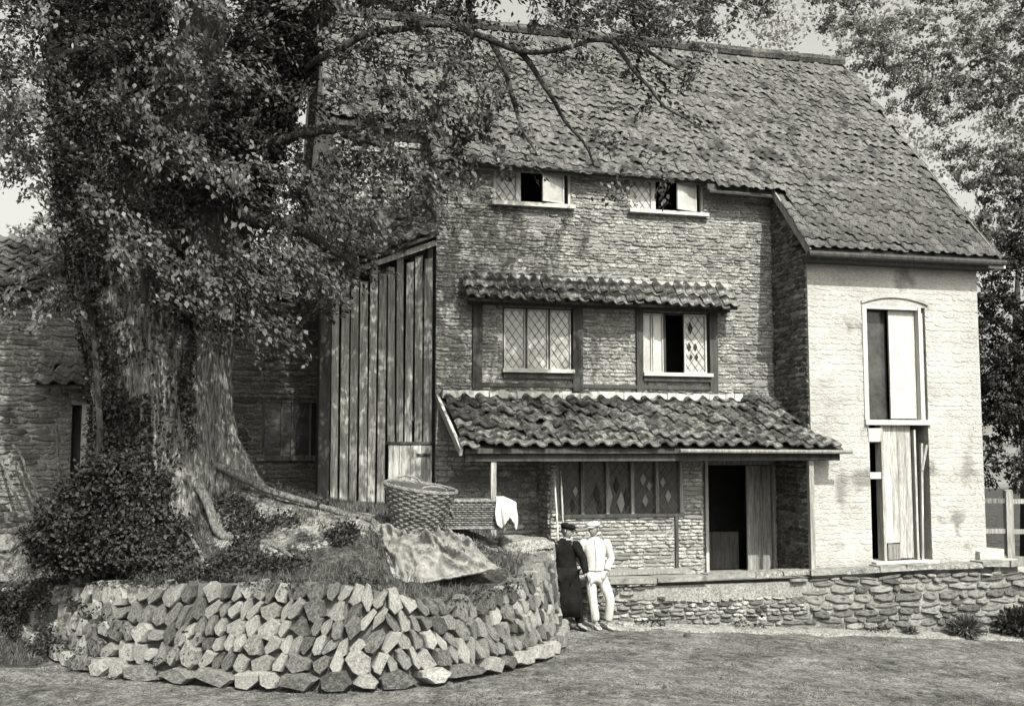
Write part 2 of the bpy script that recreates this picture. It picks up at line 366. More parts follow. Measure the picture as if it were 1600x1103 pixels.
# limewashed block
D1 = (1.16, 2.47, 3.44, 5.56); D2 = (1.20, 2.46, .86, 3.36)
wallB = wall_core(0, 3.64, Z0, 6.5, 0, .5, [D1, D2]).obj('wall', M_whitem, mill)
rubble(wallB, VP(0), 0, 3.64, .8, 6.42, [D1, D2, (1.1, 2.53, 5.5, 5.76), (1.1, 2.55, 3.34, 3.46)], M_whitem, 0, ch=(.06, .14), cw=(.12, .45), depth=.006, gap=.0, rj=.1)
wallS = MB(); wallS.box((0, .502, Z0), (.4, 1.298, 6.5))
# rest of side wall under the verge, gables and back as solid prisms
def prism_u(mb, u0, u1, vz):
    n = len(vz); mb.add([(u0, v, z) for v, z in vz]+[(u1, v, z) for v, z in vz], [tuple(range(n)), tuple(range(2*n-1, n-1, -1))]+[((i+1) % n, i, n+i, n+(i+1) % n) for i in range(n)])
wallS = MB(); prism_u(wallS, .002, .4, [(.502, Z0), (1.3, Z0), (1.9, Z0), (1.9, roofz(1.9)-.12), (.502, roofz(.502)-.12)])
wallS = wallS.obj('side_wall', M_mortarA, mill)
rubble(wallS, Matrix.Translation((.0, 0, 0)) @ Matrix.Rotation(R(-90), 4, 'Z'), -1.32, -.02, FL, 8.0, [], M_stoneD, 20, ch=(.08, .13), cw=(.14, .36), depth=.03, clip=lambda a, z: z < roofz(-a)-.22)
gR = MB(); prism_u(gR, 3.24, 3.638, [(.502, Z0), (RV*2+.2, Z0), (RV*2+.2, 6.4), (RV, RZ-.15), (.502, roofz(.5)-.15)]); gR.obj('gable_wall', M_whitem, mill)
LU = -8.45
gL = MB(); prism_u(gL, LU, LU+.4, [(2.502, Z0), (RV*2+.2, Z0), (RV*2+.2, 6.4), (RV, RZ-.15), (2.502, roofz(2.5)-.15)]); gL = gL.obj('gable_wall', M_white, mill)
bk = MB(); bk.box((LU, RV*2-.2, Z0), (3.638, RV*2+.198, 6.4)); bk.obj('rear_wall', M_mortarA, mill)
fb = MB(); fb.box((LU+.002, 2.1, Z0), (-6.3, 2.5, roofz(2.1)-.2)); fb.box((-6.68, 1.722, Z0), (-6.3, 2.098, 7.6)); fb = fb.obj('wall', M_mortarA, mill)
rubble(fb, VP(2.1), LU, -6.66, 6.9, 9.0, [], M_stoneA, 0)
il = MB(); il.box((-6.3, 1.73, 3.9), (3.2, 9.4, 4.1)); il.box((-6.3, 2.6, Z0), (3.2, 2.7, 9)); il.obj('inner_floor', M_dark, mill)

# ---- roofs
def tile_template(k, w=.30, l=.42):
    rnd = random.Random(50+k); n = 7; V = []; F = []
    prof = [(0, .022), (.14, .066), (.3, .074), (.46, .036), (.62, .004), (.82, 0.0), (1.0, .026)]
    tw = rnd.uniform(-.006, .006)
    for j, (t, lift) in enumerate(((0, .045), (1, .0))):
        for i, (x, h) in enumerate(prof): V.append((x*w*1.03, t*l, h+lift+tw*(1-2*t)))
    for i, (x, h) in enumerate(prof): V.append((x*w*1.03, .004, h+.045-.03))
    for i in range(n-1): F += [(i, i+1, n+i+1, n+i), (2*n+i, 2*n+i+1, i+1, i)]
    F += [(2*n, 0, n), (3*n-1, 2*n-1, n-1)]
    return V, F
TILES = [tile_template(k) for k in range(5)]
_tm = {}
def tile_mesh(k, m):
    if (k, m.name) not in _tm:
        me = bpy.data.meshes.new('roof_tile'); me.from_pydata(TILES[k][0], [], TILES[k][1]); me.materials.append(m); me.update(); _tm[(k, m.name)] = me
    return _tm[(k, m.name)]
def tiles(parent, P0, U, S, nu, ns, m, budget, ok=lambda u, s: True, w=.30, e=.30, jit=1.0, scale=1, sag=None, order=None, flat=1):
    """rows of pantiles: P0 eave corner, U along, S up the slope"""
    U = Vector(U).normalized(); S = Vector(S).normalized(); N = U.cross(S).normalized(); P0 = Vector(P0)
    if N.z < 0: N = -N
    L = []
    for r_ in range(ns):
        off = random.uniform(-.03, .03)
        for c in range(nu):
            u = c*w*scale+off; s = r_*e*scale
            if ok(u, s): L.append((u, s, r_, c))
    L.sort(key=order or (lambda t: (t[2], -t[3])))
    mb = MB()
    for i, (u, s, r_, c) in enumerate(L):
        k = random.randrange(5); sg = sag(u, s) if sag else 0
        X = Matrix((( U.x, S.x, N.x, 0), (U.y, S.y, N.y, 0), (U.z, S.z, N.z, 0), (0, 0, 0, 1)))
        T = Matrix.Translation(P0+U*(u+random.uniform(-.008, .008)*jit)+S*(s+random.uniform(-.016, .016)*jit)+N*(random.uniform(0, .012)*jit+sg)) @ X @ Matrix.Rotation(random.gauss(0, .02)*jit*(4 if random.random() < .02 else 1), 4, 'Z') @ Matrix.Rotation(random.gauss(0, .015)*jit, 4, 'X') @ Matrix.Diagonal((scale, scale, scale*flat, 1))
        if i < budget:
            o = bpy.data.objects.new('roof_tile', tile_mesh(k, m)); C.objects.link(o); o.parent = parent; o.matrix_local = T
        else: mb.add([T @ Vector(p) for p in TILES[k][0]], TILES[k][1])
    if mb.v:
        o = mb.obj('tiling', m, parent); o['kind'] = 'stuff'
def slab(name, quad, th, m, parent):
    """roof slab: quad of points, thickness downwards"""
    mb = MB(); q = [Vector(p) for p in quad]; n = len(q)
    mb.add(q+[p-Vector((0, 0, th)) for p in q], [tuple(range(n)), tuple(range(2*n-1, n-1, -1))]+[((i+1) % n, i, n+i, n+(i+1) % n) for i in range(n)])
    return mb.obj(name, m, parent)
roof = slab('roof', [(-.14, -.3, EZ), (3.86, -.3, EZ), (3.86, RV, RZ), (-8.62, RV, RZ), (-8.62, 1.9, roofz(1.9)), (-6.8, 1.9, roofz(1.9)), (-6.8, 1.08, roofz(1.08)), (-1.5, 1.08, roofz(1.08)), (-1.5, .98, roofz(.98)), (-.14, .98, roofz(.98))], .10, M_tilelow, mill)
slab('rear_roof', [(3.86, RV+.002, RZ), (3.86, 10.2, 6.3), (-8.62, 10.2, 6.3), (-8.62, RV+.002, RZ)], .12, M_tile, mill)
Sv = Vector((0, 1, SL)).normalized(); slope_len = math.hypot(RV+.3, RZ-EZ)
def okmain(u, s):
    uu = -8.62+u; v = -.3+s*Sv.y
    return v < RV-.22 and ((uu > -.2 and uu < 3.7) or (uu > -6.85 and uu <= -1.55 and v > .98) or (uu > -1.55 and uu <= -.2 and v > .84) or (v > 1.8 and uu <= -6.8))
tiles(roof, (-8.62, -.34, EZ-.03), (1, 0, 0), Sv, 56, 35, M_tile, 165, okmain, w=.285, e=.275, jit=1.7, scale=.80, flat=.72, order=lambda t: (t[1]*.9-t[0]*.35), sag=lambda u, s: .03*math.sin(u*.9)*math.sin(s*.8)+.02*noise.noise(Vector((u*1.3, s*1.3, 0)))+.02)
rd = MB()
for k in range(31):
    u = -8.66+k*.405; rd.tube([(u, RV, RZ+.04+random.uniform(-.012, .012)), (u+.41, RV, RZ+.055+random.uniform(-.012, .012))], .14, 8)
rd.obj('ridge_tiles', M_tile, roof)
for a_, b_, w1_, h1_ in (((3.87, -.36, EZ-.09), (3.87, RV, RZ-.03), .03, .14), ((-8.63, RV+.02, RZ-.02), (-8.63, 10.2, 6.25), .04, .24), ((-.15, -.36, EZ-.09), (-.15, 1.0, roofz(1)-.05), .03, .13)):
    vb = MB(); vb.beam(a_, b_, w1_, h1_); vb.obj('bargeboard', M_timberp if a_[0] < -1 else M_timber, mill)
gt = MB(); gt.tube([(-.2, -.41, EZ-.13), (3.98, -.41, EZ-.12)], .055, 8); gt.obj('gutter', M_timberd, mill)
ev = MB(); ev.box((-.1, -.30, EZ-.24), (3.8, -.003, EZ-.12)); ev.obj('eaves_board', M_timberd, mill)
sf = MB(); sf.box((3.66, -.36, EZ-.22), (4.02, -.06, EZ-.14)); sf.obj('eaves_end', M_paint, mill)
ea = MB(); ea.box((-6.78, 1.06, 8.06), (-1.5, 1.28, 8.10)); ea.box((-1.5, .98, 7.96), (-.2, 1.28, 8.0)); ea.box((-6.7, 1.22, 8.06), (-.02, 1.29, 8.22)); ea.obj('eaves_board', M_timberd, mill)
gt = MB(); gt.tube([(-6.85, 1.02, 8.03), (-1.6, 1.02, 8.01)], .04, 8); gt.tube([(-1.5, .93, 7.78), (-.1, .93, 7.75)], .045, 8); gt.obj('gutter', M_timberd, mill)

# porch roof
PT, PE, PEV = 3.86, 2.90, -.45
porch = slab('porch_roof', [(-6.52, PEV, PE), (.38, PEV, PE), (.38, -.03, PE+.226), (-.02, -.03, PE+.226), (-.02, 1.26, PT-.02), (-6.62, 1.26, PT-.02)], .07, M_timberd, mill)
Sp = Vector((0, 1.75, .94)).normalized()
tiles(porch, (-6.58, PEV-.06, PE-.01), (1, 0, 0), Sp, 25, 7, M_tilemoss, 50, lambda u, s: (-6.58+u < -.28) or (-6.58+u < .2 and s*Sp.y+PEV < -.32), w=.285, e=.29, jit=2.6, sag=lambda u, s: .03*noise.noise(Vector((u*1.5, s*2, 0)))+.02)
fl = MB()
for k in range(34):
    u = -6.6+k*.17; fl.box((u, 1.05+random.uniform(-.03, .03), 3.80+random.uniform(-.012, .012)), (u+.168, 1.24, 3.93+random.uniform(-.02, .02)), .008)
fl.obj('mortar_fillet', M_paint, mill)
pv = MB(); pv.beam((-6.6, PEV-.03, PE-.05), (-6.66, 1.26, PT-.05), .05, .13); pv.obj('bargeboard', M_timberp, mill)
pb = MB(); pb.box((-6.5, -.36, PE-.2), (.36, -.24, PE-.075)); pb.obj('beam', M_timberd, mill)
gt = MB(); gt.tube([(-2.8, PEV-.08, PE-.03), (.5, PEV-.08, PE-.05)], .035, 8); gt.obj('gutter', M_timber, mill)
for u in (-6.02, -.2):
    q = MB(); q.box((u-.045, -.34, FL-.2), (u+.045, -.25, PE-.2)); q.obj('porch_post', M_timberp if u < -5 else M_timber, mill)

# canopy over the middle windows: two courses of pantiles
canopy = slab('canopy', [(-6.2, .86, 5.57), (-.98, .86, 5.57), (-1.0, 1.27, 6.04), (-6.12, 1.27, 6.04)], .06, M_timberd, mill)
tiles(canopy, (-6.24, .79, 5.52), (1, 0, 0), (0, .41, .47), 24, 2, M_tilemoss, 48, w=.215, e=.27, jit=2.2)
cb = MB(); cb.box((-6.1, 1.12, 5.5), (-1.0, 1.297, 5.62)); cb.obj('lintel', M_timberd, mill)
cf = MB()
for k in range(20):
    u = -6.15+k*.26; cf.box((u, 1.14, 5.98), (u+.25, 1.25, 6.045+random.uniform(-.02, .02)), .01)
cf.obj('mortar_fillet', M_white, mill)
for i, (a, b, c, d) in enumerate(PA):
    q = MB(); q.box((a, 1.235, c), (b, 1.33, d), .006); q.obj('post', M_timberd, mill)
q = MB(); q.box((-5.84, 1.245, 4.02), (-1.22, 1.31, 4.1), .01); q.obj('rail', M_timberd, mill)

def lattice(mb, u0, u1, z0, z1, v, sp=.15, wd=.008, skip=None):
    """diagonal lead cames clipped to the light"""
    for sgn in (1, -1):
        slope = 1.35*sgn; k0 = -40
        for k in range(-40, 41):
            c = k*sp*1.35; pts = []
            # z - z0 = slope*(u-u0) + c
            for u in (u0, u1):
                z = z0+slope*(u-u0)+c
                if z0 <= z <= z1: pts.append((u, z))
            for z in (z0, z1):
                u = u0+(z-z0-c)/slope
                if u0 < u < u1: pts.append((u, z))
            if len(pts) >= 2:
                a, b = pts[0], pts[-1]
                if math.hypot(a[0]-b[0], a[1]-b[1]) > .03: mb.beam((a[0], v, a[1]), (b[0], v, b[1]), wd, .008, up=(0, 1, 0))
def light(parent, u0, u1, z0, z1, v, m=M_pane, frame=.022, fm=M_paint, lat=True, fd=.04):
    """one window light: pane, lead cames and frame"""
    p = MB(); p.box((u0, v, z0), (u1, v+.008, z1)); p.obj('pane', m, parent)
    if lat: q = MB(); lattice(q, u0+.01, u1-.01, z0+.01, z1-.01, v-.008); q.obj('lead_lattice', M_lead, parent)
    if frame:
        f = MB(); f.box((u0, v-fd, z0), (u0+frame, v-.001, z1)); f.box((u1-frame, v-fd, z0), (u1, v-.001, z1)); f.box((u0+frame, v-fd, z0), (u1-frame, v-.001, z0+frame)); f.box((u0+frame, v-fd, z1-frame), (u1-frame, v-.001, z1))
        f.obj('frame', fm, parent)
def casement(parent, hu, z0, z1, v, wid, ang, m=M_pane, nb=1, lat=False):
    """open casement leaf hinged at hu, swung out by ang"""
    e = Vector((math.cos(ang), -math.sin(ang), 0)); n_ = Vector((-e.y, e.x, 0)); th = .035
    mb = MB()
    def bx(a, b, c, d, t=th, o=0):
        mb_ = [Vector((hu, v, 0))+e*s+n_*(o+t*k)+Vector((0, 0, z)) for z in (c, d) for s, k in ((a, 0), (b, 0), (b, 1), (a, 1))]
        return mb_, [(3, 2, 1, 0), (4, 5, 6, 7), (0, 1, 5, 4), (1, 2, 6, 5), (2, 3, 7, 6), (3, 0, 4, 7)]
    s = .028
    for a, b, c, d in ((0, s, z0, z1), (wid-s, wid, z0, z1), (s, wid-s, z0, z0+s), (s, wid-s, z1-s, z1)): mb.add(*bx(a, b, c, d))
    mb.obj('casement', M_paint, parent)
    p = MB(); p.add(*bx(s, wid-s, z0+s, z1-s, .008, .012)); p.obj('pane', m, parent)
    if nb:
        q = MB(); q.add(*bx(wid/2-.008, wid/2+.008, z0+s, z1-s, .02, -.01)); q.obj('glazing_bar', M_lead, parent)
def upper_window(W):
    u0, u1, z0, z1 = W; t = MB(); v = 1.36
    t.box((u0, v-.04, z0), (u0+.03, v+.04, z1)); t.box((u1-.05, v-.04, z0), (u1, v+.04, z1)); t.box((u0+.45, v-.05, z0), (u0+.52, v+.04, z1)); t.box((u0+.52, v-.03, z1-.05), (u1-.05, v+.03, z1))
    t.box((u0+.03, v+.012, z0), (u0+.45, v+.03, z0+.02)); t.box((u0+.52, v-.03, z0), (u1-.05, v+.03, z0+.015)); wd = t.obj('window', M_paint, mill)
    light(wd, u0+.03, u0+.45, z0, z1, v)
    casement(wd, u0+1.33, z0+.02, z1-.06, 1.28, .47, R(180-17))
    d_ = MB(); d_.box((u0+1.33, 1.30, z0), (u0+1.37, 1.34, z1-.05)); d_.obj('mullion', M_timberd, wd)
    sl_ = MB(); sl_.box((u0-.06, 1.16, z0-.075), (u1+.05, 1.34, z0-.005), .004); sl_.obj('sill', M_paint, wd)
upper_window(W1); upper_window(W2)
# middle left window: three leaded lights
u0, u1, z0, z1 = T1
t = MB(); t.box((u0, 1.30, z1-.03), (u1, 1.38, z1)); t.box((u0, 1.30, z0), (u0+.03, 1.38, z1-.031)); wd = t.obj('window', M_timberd, mill)
for k in range(3):
    a = u0+.03+k*.435; light(wd, a, a+.40, z0, z1-.03, 1.33, frame=.02)
    if k < 2: q = MB(); q.box((a+.40, 1.27, z0), (a+.435, 1.35, z1-.03)); q.obj('mullion', M_timberd, wd)
q = MB(); q.box((u0-.03, 1.14, z0-.07), (u1+.0, 1.36, z0-.004), .004); q.obj('sill', M_paint, wd)
q = MB(); q.box((u0, 1.20, z0-.17), (u1, 1.298, z0-.075)); q.obj('rail', M_timberd, wd)
# middle right window: sliver lights, open gap and lattice casement
u0, u1, z0, z1 = T2
t = MB(); t.box((u0, 1.30, z1-.03), (u1, 1.38, z1)); wd = t.obj('window', M_timberd, mill)
light(wd, u0+.02, u0+.20, z0, z1-.03, 1.33, lat=False); light(wd, u0+.21, u0+.42, z0, z1-.03, 1.31, lat=False)
q = MB(); q.box((u0+.42, 1.25, z0), (u0+.46, 1.35, z1-.03)); q.obj('mullion', M_timberd, wd)
light(wd, u0+.84, u1-.06, z0, z1-.03, 1.30, frame=.03)
q = MB()
for (cu, cz, rx, rz) in ((.98, .86, .055, .12), (.95, .50, .05, .09), (1.08, .50, .045, .08), (.99, .31, .035, .06), (1.10, .31, .04, .07)):
    q = MB(); c = (u0+cu, z0+cz); q.add([(c[0]-rx, 1.288, c[1]), (c[0], 1.288, c[1]-rz), (c[0]+rx, 1.288, c[1]), (c[0], 1.288, c[1]+rz), (c[0]-rx, 1.30, c[1]), (c[0], 1.30, c[1]-rz), (c[0]+rx, 1.30, c[1]), (c[0], 1.30, c[1]+rz)], [(0, 1, 2, 3), (0, 4, 5, 1), (1, 5, 6, 2), (2, 6, 7, 3), (3, 7, 4, 0)]); q.obj('broken_pane', M_dark, wd)
q = MB(); q.box((u0-.02, 1.14, z0-.07), (u1+.02, 1.36, z0-.004), .004); q.obj('sill', M_paint, wd)
q = MB(); q.box((u0, 1.20, z0-.16), (u1, 1.298, z0-.075)); q.obj('rail', M_timberd, wd)
# ground floor window of five lights
u0, u1, z0, z1 = GW
t = MB(); t.box((u0-.05, .49, z0-.06), (u1+.05, .66, z0), .004); t.box((u0, .63, z0-.001), (u0+.02, .65, z1)); t.box((u0, .53, z1-.04), (u1, .64, z1)); wd = t.obj('window', M_timberd, mill)
n5 = 5; sw = (u1-u0)/n5
for k in range(n5):
    light(wd, u0+k*sw+.03, u0+(k+1)*sw-.03, z0, z1-.04, .60, m=M_paned, frame=0)
for k in range(n5+1):
    q = MB(); q.box((u0+k*sw-.03, .52, z0), (u0+k*sw+.03, .62, z1-.04)); q.obj('mullion', M_timber, wd)
for (px, pz, rx, rz, kd) in ((.75, .36, .07, .16, 'd'), (.8, .12, .06, .14, 'd'), (1.12, .5, .06, .14, 'd'), (1.2, .2, .08, .2, 'p'), (1.3, .25, .05, .2, 'd'), (1.62, .6, .06, .11, 'p'), (1.74, .48, .05, .09, 'p'), (2.0, .55, .05, .1, 'p'), (2.1, .3, .06, .12, 'p'), (1.66, .22, .06, .12, 'p'), (.35, .4, .05, .1, 'p'), (.3, .15, .05, .12, 'd'), (.98, .3, .06, .25, 'p')):
    q = MB(); c = (u0+px, z0+pz); q.add([(c[0]-rx, .575, c[1]), (c[0], .575, c[1]-rz), (c[0]+rx, .575, c[1]), (c[0], .575, c[1]+rz), (c[0]-rx, .59, c[1]), (c[0], .59, c[1]-rz), (c[0]+rx, .59, c[1]), (c[0], .59, c[1]+rz)], [(0, 1, 2, 3), (0, 4, 5, 1), (1, 5, 6, 2), (2, 6, 7, 3), (3, 7, 4, 0)]); q.obj('pale_pane' if kd == 'p' else 'broken_pane', M_pane2 if kd == 'p' else M_dark, wd)
q = MB(); q.box((-2.455, .50, .74), (-2.40, .549, z0-.06)); q.obj('post', M_timberd, mill)
q = MB(); q.box((-4.1, .14, FL), (-2.35, .50, .70)); q.box((-4.15, .10, .74), (-2.3, .545, .79)); q.obj('bench', M_timber, mill)

# porch door
u0, u1, z0, z1 = DR
q = MB(); q.box((u0, 1.24, z0), (u0+.06, 1.42, z1)); q.obj('door_frame', M_paint, mill)
q = MB(); q.box((u0+.06, 1.26, z1-.08), (u1, 1.42, z1)); q.box((u1-.06, 1.24, z0), (u1, 1.42, z1-.08)); q.obj('door_frame', M_timber, mill)
dl = empty('door'); dl.parent = mill
for k in range(3):
    q = MB(); q.box((u1-.58+k*.17, 1.30+.004*k, z0+.02), (u1-.58+k*.17+.165, 1.34, z1-.1), .003); q.obj('board', M_timber, dl)
lf = empty('half_door'); lf.parent = mill
for k in range(4):
    q = MB(); q.box((u0+.1+k*.19, 1.62, z0+.02), (u0+.1+k*.19+.185, 1.66, z0+.72), .003); q.obj('board', M_timberd, lf)

# upper loading door of limewashed block
u0, u1, z0, z1 = D1
fr = MB(); fr.box((u0-.05, -.03, z0), (u0+.04, .12, z1)); fr.box((u1-.16, -.02, z0), (u1-.10, .16, z1)); fr.box((u0+.04, .0, z1-.05), (u1-.16, .12, z1)); fr.box((u1-.07, .04, z0), (u1-.03, .2, z1-.1))
fr.obj('door_frame', M_paint, mill)
ar = MB(); n = 12; c = (u0+u1)/2
for i in range(n):
    a0 = -1+2*i/n; a1 = -1+2*(i+1)/n; zz = lambda a: z1+.04+.13*(1-a*a); hw = (u1-u0)/2+.06
    ar.add([(c+a0*hw, -.035, zz(a0)), (c+a1*hw, -.035, zz(a1)), (c+a1*hw, -.035, zz(a1)+.05), (c+a0*hw, -.035, zz(a0)+.05), (c+a0*hw, .01, zz(a0)), (c+a1*hw, .01, zz(a1)), (c+a1*hw, .01, zz(a1)+.05), (c+a0*hw, .01, zz(a0)+.05)], [(0, 1, 2, 3), (4, 5, 1, 0), (3, 2, 6, 7), (0, 3, 7, 4), (1, 5, 6, 2)])
ar.obj('arch', M_white, mill)
dd = empty('loading_door'); dd.parent = mill
for k in range(3):
    q = MB(); q.box((u0+.585+k*.185, .10+.002*k, z0+.03), (u0+.585+(k+1)*.185-.002, .14, z1-.06), .001); q.obj('board', M_paint, dd)
q = MB(); q.box((u0+.05, .24, z0+.02), (u0+.6, .25, z1-.05)); q.obj('pane', M_paned, dd)
th_ = MB(); th_.box((u0-.05, -.06, z0-.09), (u1+.04, .3, z0-.0), .004); th_.obj('threshold', M_paint, mill)
# lower door
u0, u1, z0, z1 = D2
th_ = MB(); th_.box((u0-.02, -.16, z0-.08), (u1+.04, .3, z0+.0), .006); th_.obj('threshold', M_paint, mill)
dd = empty('plank_door'); dd.parent = mill
for k in range(4):
    a = u0+.34+k*.145; q = MB(); q.box((a, .06+.006*random.random(), z0+(.32 if k in (0, 1) else .04)), (a+.14, .10, z1+.0), .003); q.obj('board', M_timberp, dd)
q = MB(); q.box((u0+.36, .04, z0+.02), (u0+.62, .07, z0+.30), .004); q.obj('hatch', M_timber, dd)
q = MB(); q.box((u0+.25, .0, z0), (u0+.29, .2, z1)); q.box((u0+.31, .03, z0), (u0+.325, .2, z1)); q.box((u0+.96, .02, z0), (u0+1.0, .2, z1-.1)); q.beam((u0+1.06, .02, z0), (u0+1.10, .0, z1-.35), .04, .05); q.beam((u0+1.08, -.02, z1-.85), (u0+1.2, -.02, z1-.38), .045, .04)
q.obj('door_frame', M_timberp, mill)
q = MB(); q.box((u0-.02, -.02, z1-.33), (u0+.24, .16, z1-.08), .02); q.obj('bracket', M_paint, mill)
q = MB(); q.box((u0, .0, z0+1.5), (u0+.22, .1, z0+1.62), .01); q.obj('bracket', M_paint, mill)
# stepped plinth stones at right corner
pl_ = MB(); pl_.box((3.4, -.12, Z0), (3.95, .5, 1.02), .03); pl_.box((3.62, -.2, Z0), (4.15, .5, .82), .03); pl_.obj('plinth', M_white, mill)

# ------------------------------------------------------------------ terrace wall
terr = empty('terrace_wall', HO, HA); tag(terr, 'low rubble terrace wall with flat coping in front of the mill doors', 'wall')
core = MB(); core.box((-5.0, -.38, -1.4), (4.25, .6, .6)); core.box((4.25, -.30, -1.4), (5.6, .8, .22)); core.obj('core', M_mortarA, terr)
pc = lambda a, z: not (((a+1.9)/1.7)**2+((z-.52)/.16)**2 < 1)
rubble(terr, VP(-.38), -5.0, -.2, -.62, .66, [], M_stoneT, 110, ch=(.05, .10), cw=(.10, .30), depth=.05, clip=lambda a, z: pc(a, z) and a < -.7+1.0*noise.noise(Vector((z*3, 0, 3))), rj=.15)
rubble(terr, VP(-.38), -1.6, 4.25, -.62, .66, [], M_stoneT, 150, ch=(.06, .17), cw=(.14, .52), depth=.065, clip=lambda a, z: pc(a, z) and a > -.75+1.0*noise.noise(Vector((z*3, 0, 3))), rj=.14)
rubble(terr, VP(-.30), 4.25, 5.6, -.7, .22, [], M_stoneT, 20, ch=(.1, .16), cw=(.2, .5), depth=.07)
u = -5.0
while u < 4.2:
    l = random.uniform(.5, 1.1); e = min(u+l, 4.28); q = MB(); zt = .75+.012*(u+4)+random.uniform(-.012, .012)
    q.box((u, -.47+random.uniform(-.02, .02), zt-.09), (e-.012, -.1, zt), .012); q.obj('coping_stone', M_canvas if random.random() < .5 else M_gravel, terr); u = e
q = MB(); q.box((-5.0, -.099, .6), (4.2, 1.29, .605)); q.obj('paving', M_road, terr)
for k in range(4):
    q = MB(); q.box((4.3+k*.38, -.4+random.uniform(-.05, .05), .20-.0*k), (4.66+k*.38, .5, .33-.02*k), .02); q.obj('coping_stone', M_white, terr)
ks = MB()      # pale kerb of gravel along the foot of the terrace
n = 60
VV = []
for i in range(n+1):
    u = -4.6+i*.17; a = HM @ Vector((u, -.42, 0)); b = HM @ Vector((u, -.78+.09*math.sin(i*.9)+random.uniform(-.05, .05), 0))
    c = HM @ Vector((u, -.98+.1*math.sin(i*.9+1), 0)); VV += [(a.x, a.y, base_z(a.x, a.y)+.06), (b.x, b.y, base_z(b.x, b.y)+.03), (c.x, c.y, base_z(c.x, c.y)-.06)]
ks.add(VV, [(3*i+k, 3*i+k+1, 3*i+k+4, 3*i+k+3) for i in range(n) for k in range(2)]); tag(ks.obj('gravel_strip', M_gravel, None, True), kind='structure')

# ------------------------------------------------------------------ left wing, far cottage wall behind the tree
wing = empty('cottage_wing', HO, HA); tag(wing, 'low stone cottage behind the big tree, left of the timber lean-to', 'cottage')
LW = (-9.60, -8.40, 2.78, 3.86); LD = (-12.98, -12.75, 1.6, 3.7)
wallL = wall_core(-19, -8.46, .5, 5.75, 3.5, 3.9, [LW, LD]).obj('wall', M_mortarA, wing)
rubble(wallL, VP(3.5), -16, -8.46, 1.4, 5.7, [LW, LD], M_stoneW, 80, ch=(.06, .12), cw=(.14, .45), depth=.028, gap=.004, rj=.1)
wr = slab('roof', [(-19.3, 3.2, 5.7), (-8.46, 3.2, 5.7), (-8.46, 5.6, 7.1), (-19.3, 5.6, 7.1)], .1, M_tilelow, wing)
tiles(wr, (-19.3, 3.15, 5.69), (1, 0, 0), (0, 2.4, 1.4), 35, 9, M_tile, 0)
q = MB(); q.box((-19, 5.58, .5), (-8.46, 5.6, 7.0)); q.obj('rear_wall', M_mortarA, wing)
q = MB(); q.box((LW[0], 3.62, LW[2]), (LW[1], 3.64, LW[3])); wl = q.obj('window', M_paned, wing)
q = MB()
for a, b in ((0, .06), (.36, .39), (.56, .64), (.9, .93), (1.14, 1.2)): q.box((LW[0]+a, 3.54, LW[2]), (LW[0]+b, 3.61, LW[3]))
q.box((LW[0], 3.52, LW[3]-.07), (LW[1], 3.615, LW[3]-.002)); q.obj('frame', M_timber, wl)
q = MB(); q.box((LW[0]-.1, 3.40, LW[2]-.1), (LW[1]+.05, 3.6, LW[2]-.004)); q.obj('sill', M_timber, wl)
q = MB(); q.box((LD[0], 3.75, LD[2]), (LD[1], 3.8, LD[3])); q.obj('door', M_timberd, wing)
q = MB(); q.box((LD[1]-.04, 3.38, LD[2]), (LD[1]+.22, 3.498, LD[3]), .01); q.obj('door_jamb', M_white, wing)
hd = slab('door_hood', [(-13.5, 2.75, 4.02), (-12.3, 2.75, 4.02), (-12.3, 3.48, 4.5), (-13.5, 3.48, 4.5)], .06, M_timberd, wing)
tiles(hd, (-13.55, 2.70, 4.0), (1, 0, 0), (0, .73, .48), 4, 3, M_tile, 12)

# ------------------------------------------------------------------ timber lean-to
shed = empty('timber_lean_to', HO, HA); tag(shed, 'tall weathered board lean-to with tiled roof against the left of the mill', 'shed')
bx0, bx1 = -8.52, -6.74; nb = 11; bw_ = (bx1-bx0)/nb
def raketop(u): return 6.02+(u+8.52)*(6.72-6.02)/1.79
for k in range(nb):
    a = bx0+k*bw_; q = MB(); top = raketop(a)-.22-random.uniform(.02, .16) if k > 1 else raketop(a)-.1
    if k in (4, 7): top = raketop(a)-.02
    bot = 3.0 if a > -7.56 else 1.9-random.uniform(0, .12)
    lean = random.uniform(-.012, .012)
    v = 1.25+random.uniform(-.03, .03); wv = bw_*random.uniform(.72, .9)
    q.add([(a+lean, v, bot), (a+wv+lean, v, bot), (a+wv+lean, v+.03, bot), (a+lean, v+.03, bot), (a-lean, v, top), (a+wv-lean, v+.0, top+random.uniform(-.02, .04)), (a+wv-lean, v+.03, top), (a-lean, v+.03, top)], [(3, 2, 1, 0), (4, 5, 6, 7), (0, 1, 5, 4), (1, 2, 6, 5), (2, 3, 7, 6), (3, 0, 4, 7)])
    o = q.obj('board', M_timberp if k < 5 else M_timber, shed)
hz = empty('hatch_door'); hz.parent = shed
for k in range(4):
    q = MB(); a = -7.52+k*.195; q.box((a, 1.24+.004*(k % 2), 1.95), (a+.188, 1.275, 2.97), .002); q.obj('board', M_timberp, hz)
q = MB(); q.box((-7.02, 1.215, 2.78), (-6.78, 1.238, 2.82)); q.obj('hinge', M_timberd, hz)
q = MB(); q.box((-7.56, 1.22, 2.985), (-6.74, 1.30, 3.03)); q.obj('head_rail', M_timberd, shed)
q = MB(); q.beam((-8.62, 1.12, 6.0), (-6.72, 1.12, 6.745), .05, .13); q.obj('bargeboard', M_timberp, shed); q = MB(); q.beam((-8.55, 1.16, 5.85), (-6.72, 1.16, 6.57), .05, .09); q.obj('bargeboard', M_timberp, shed)
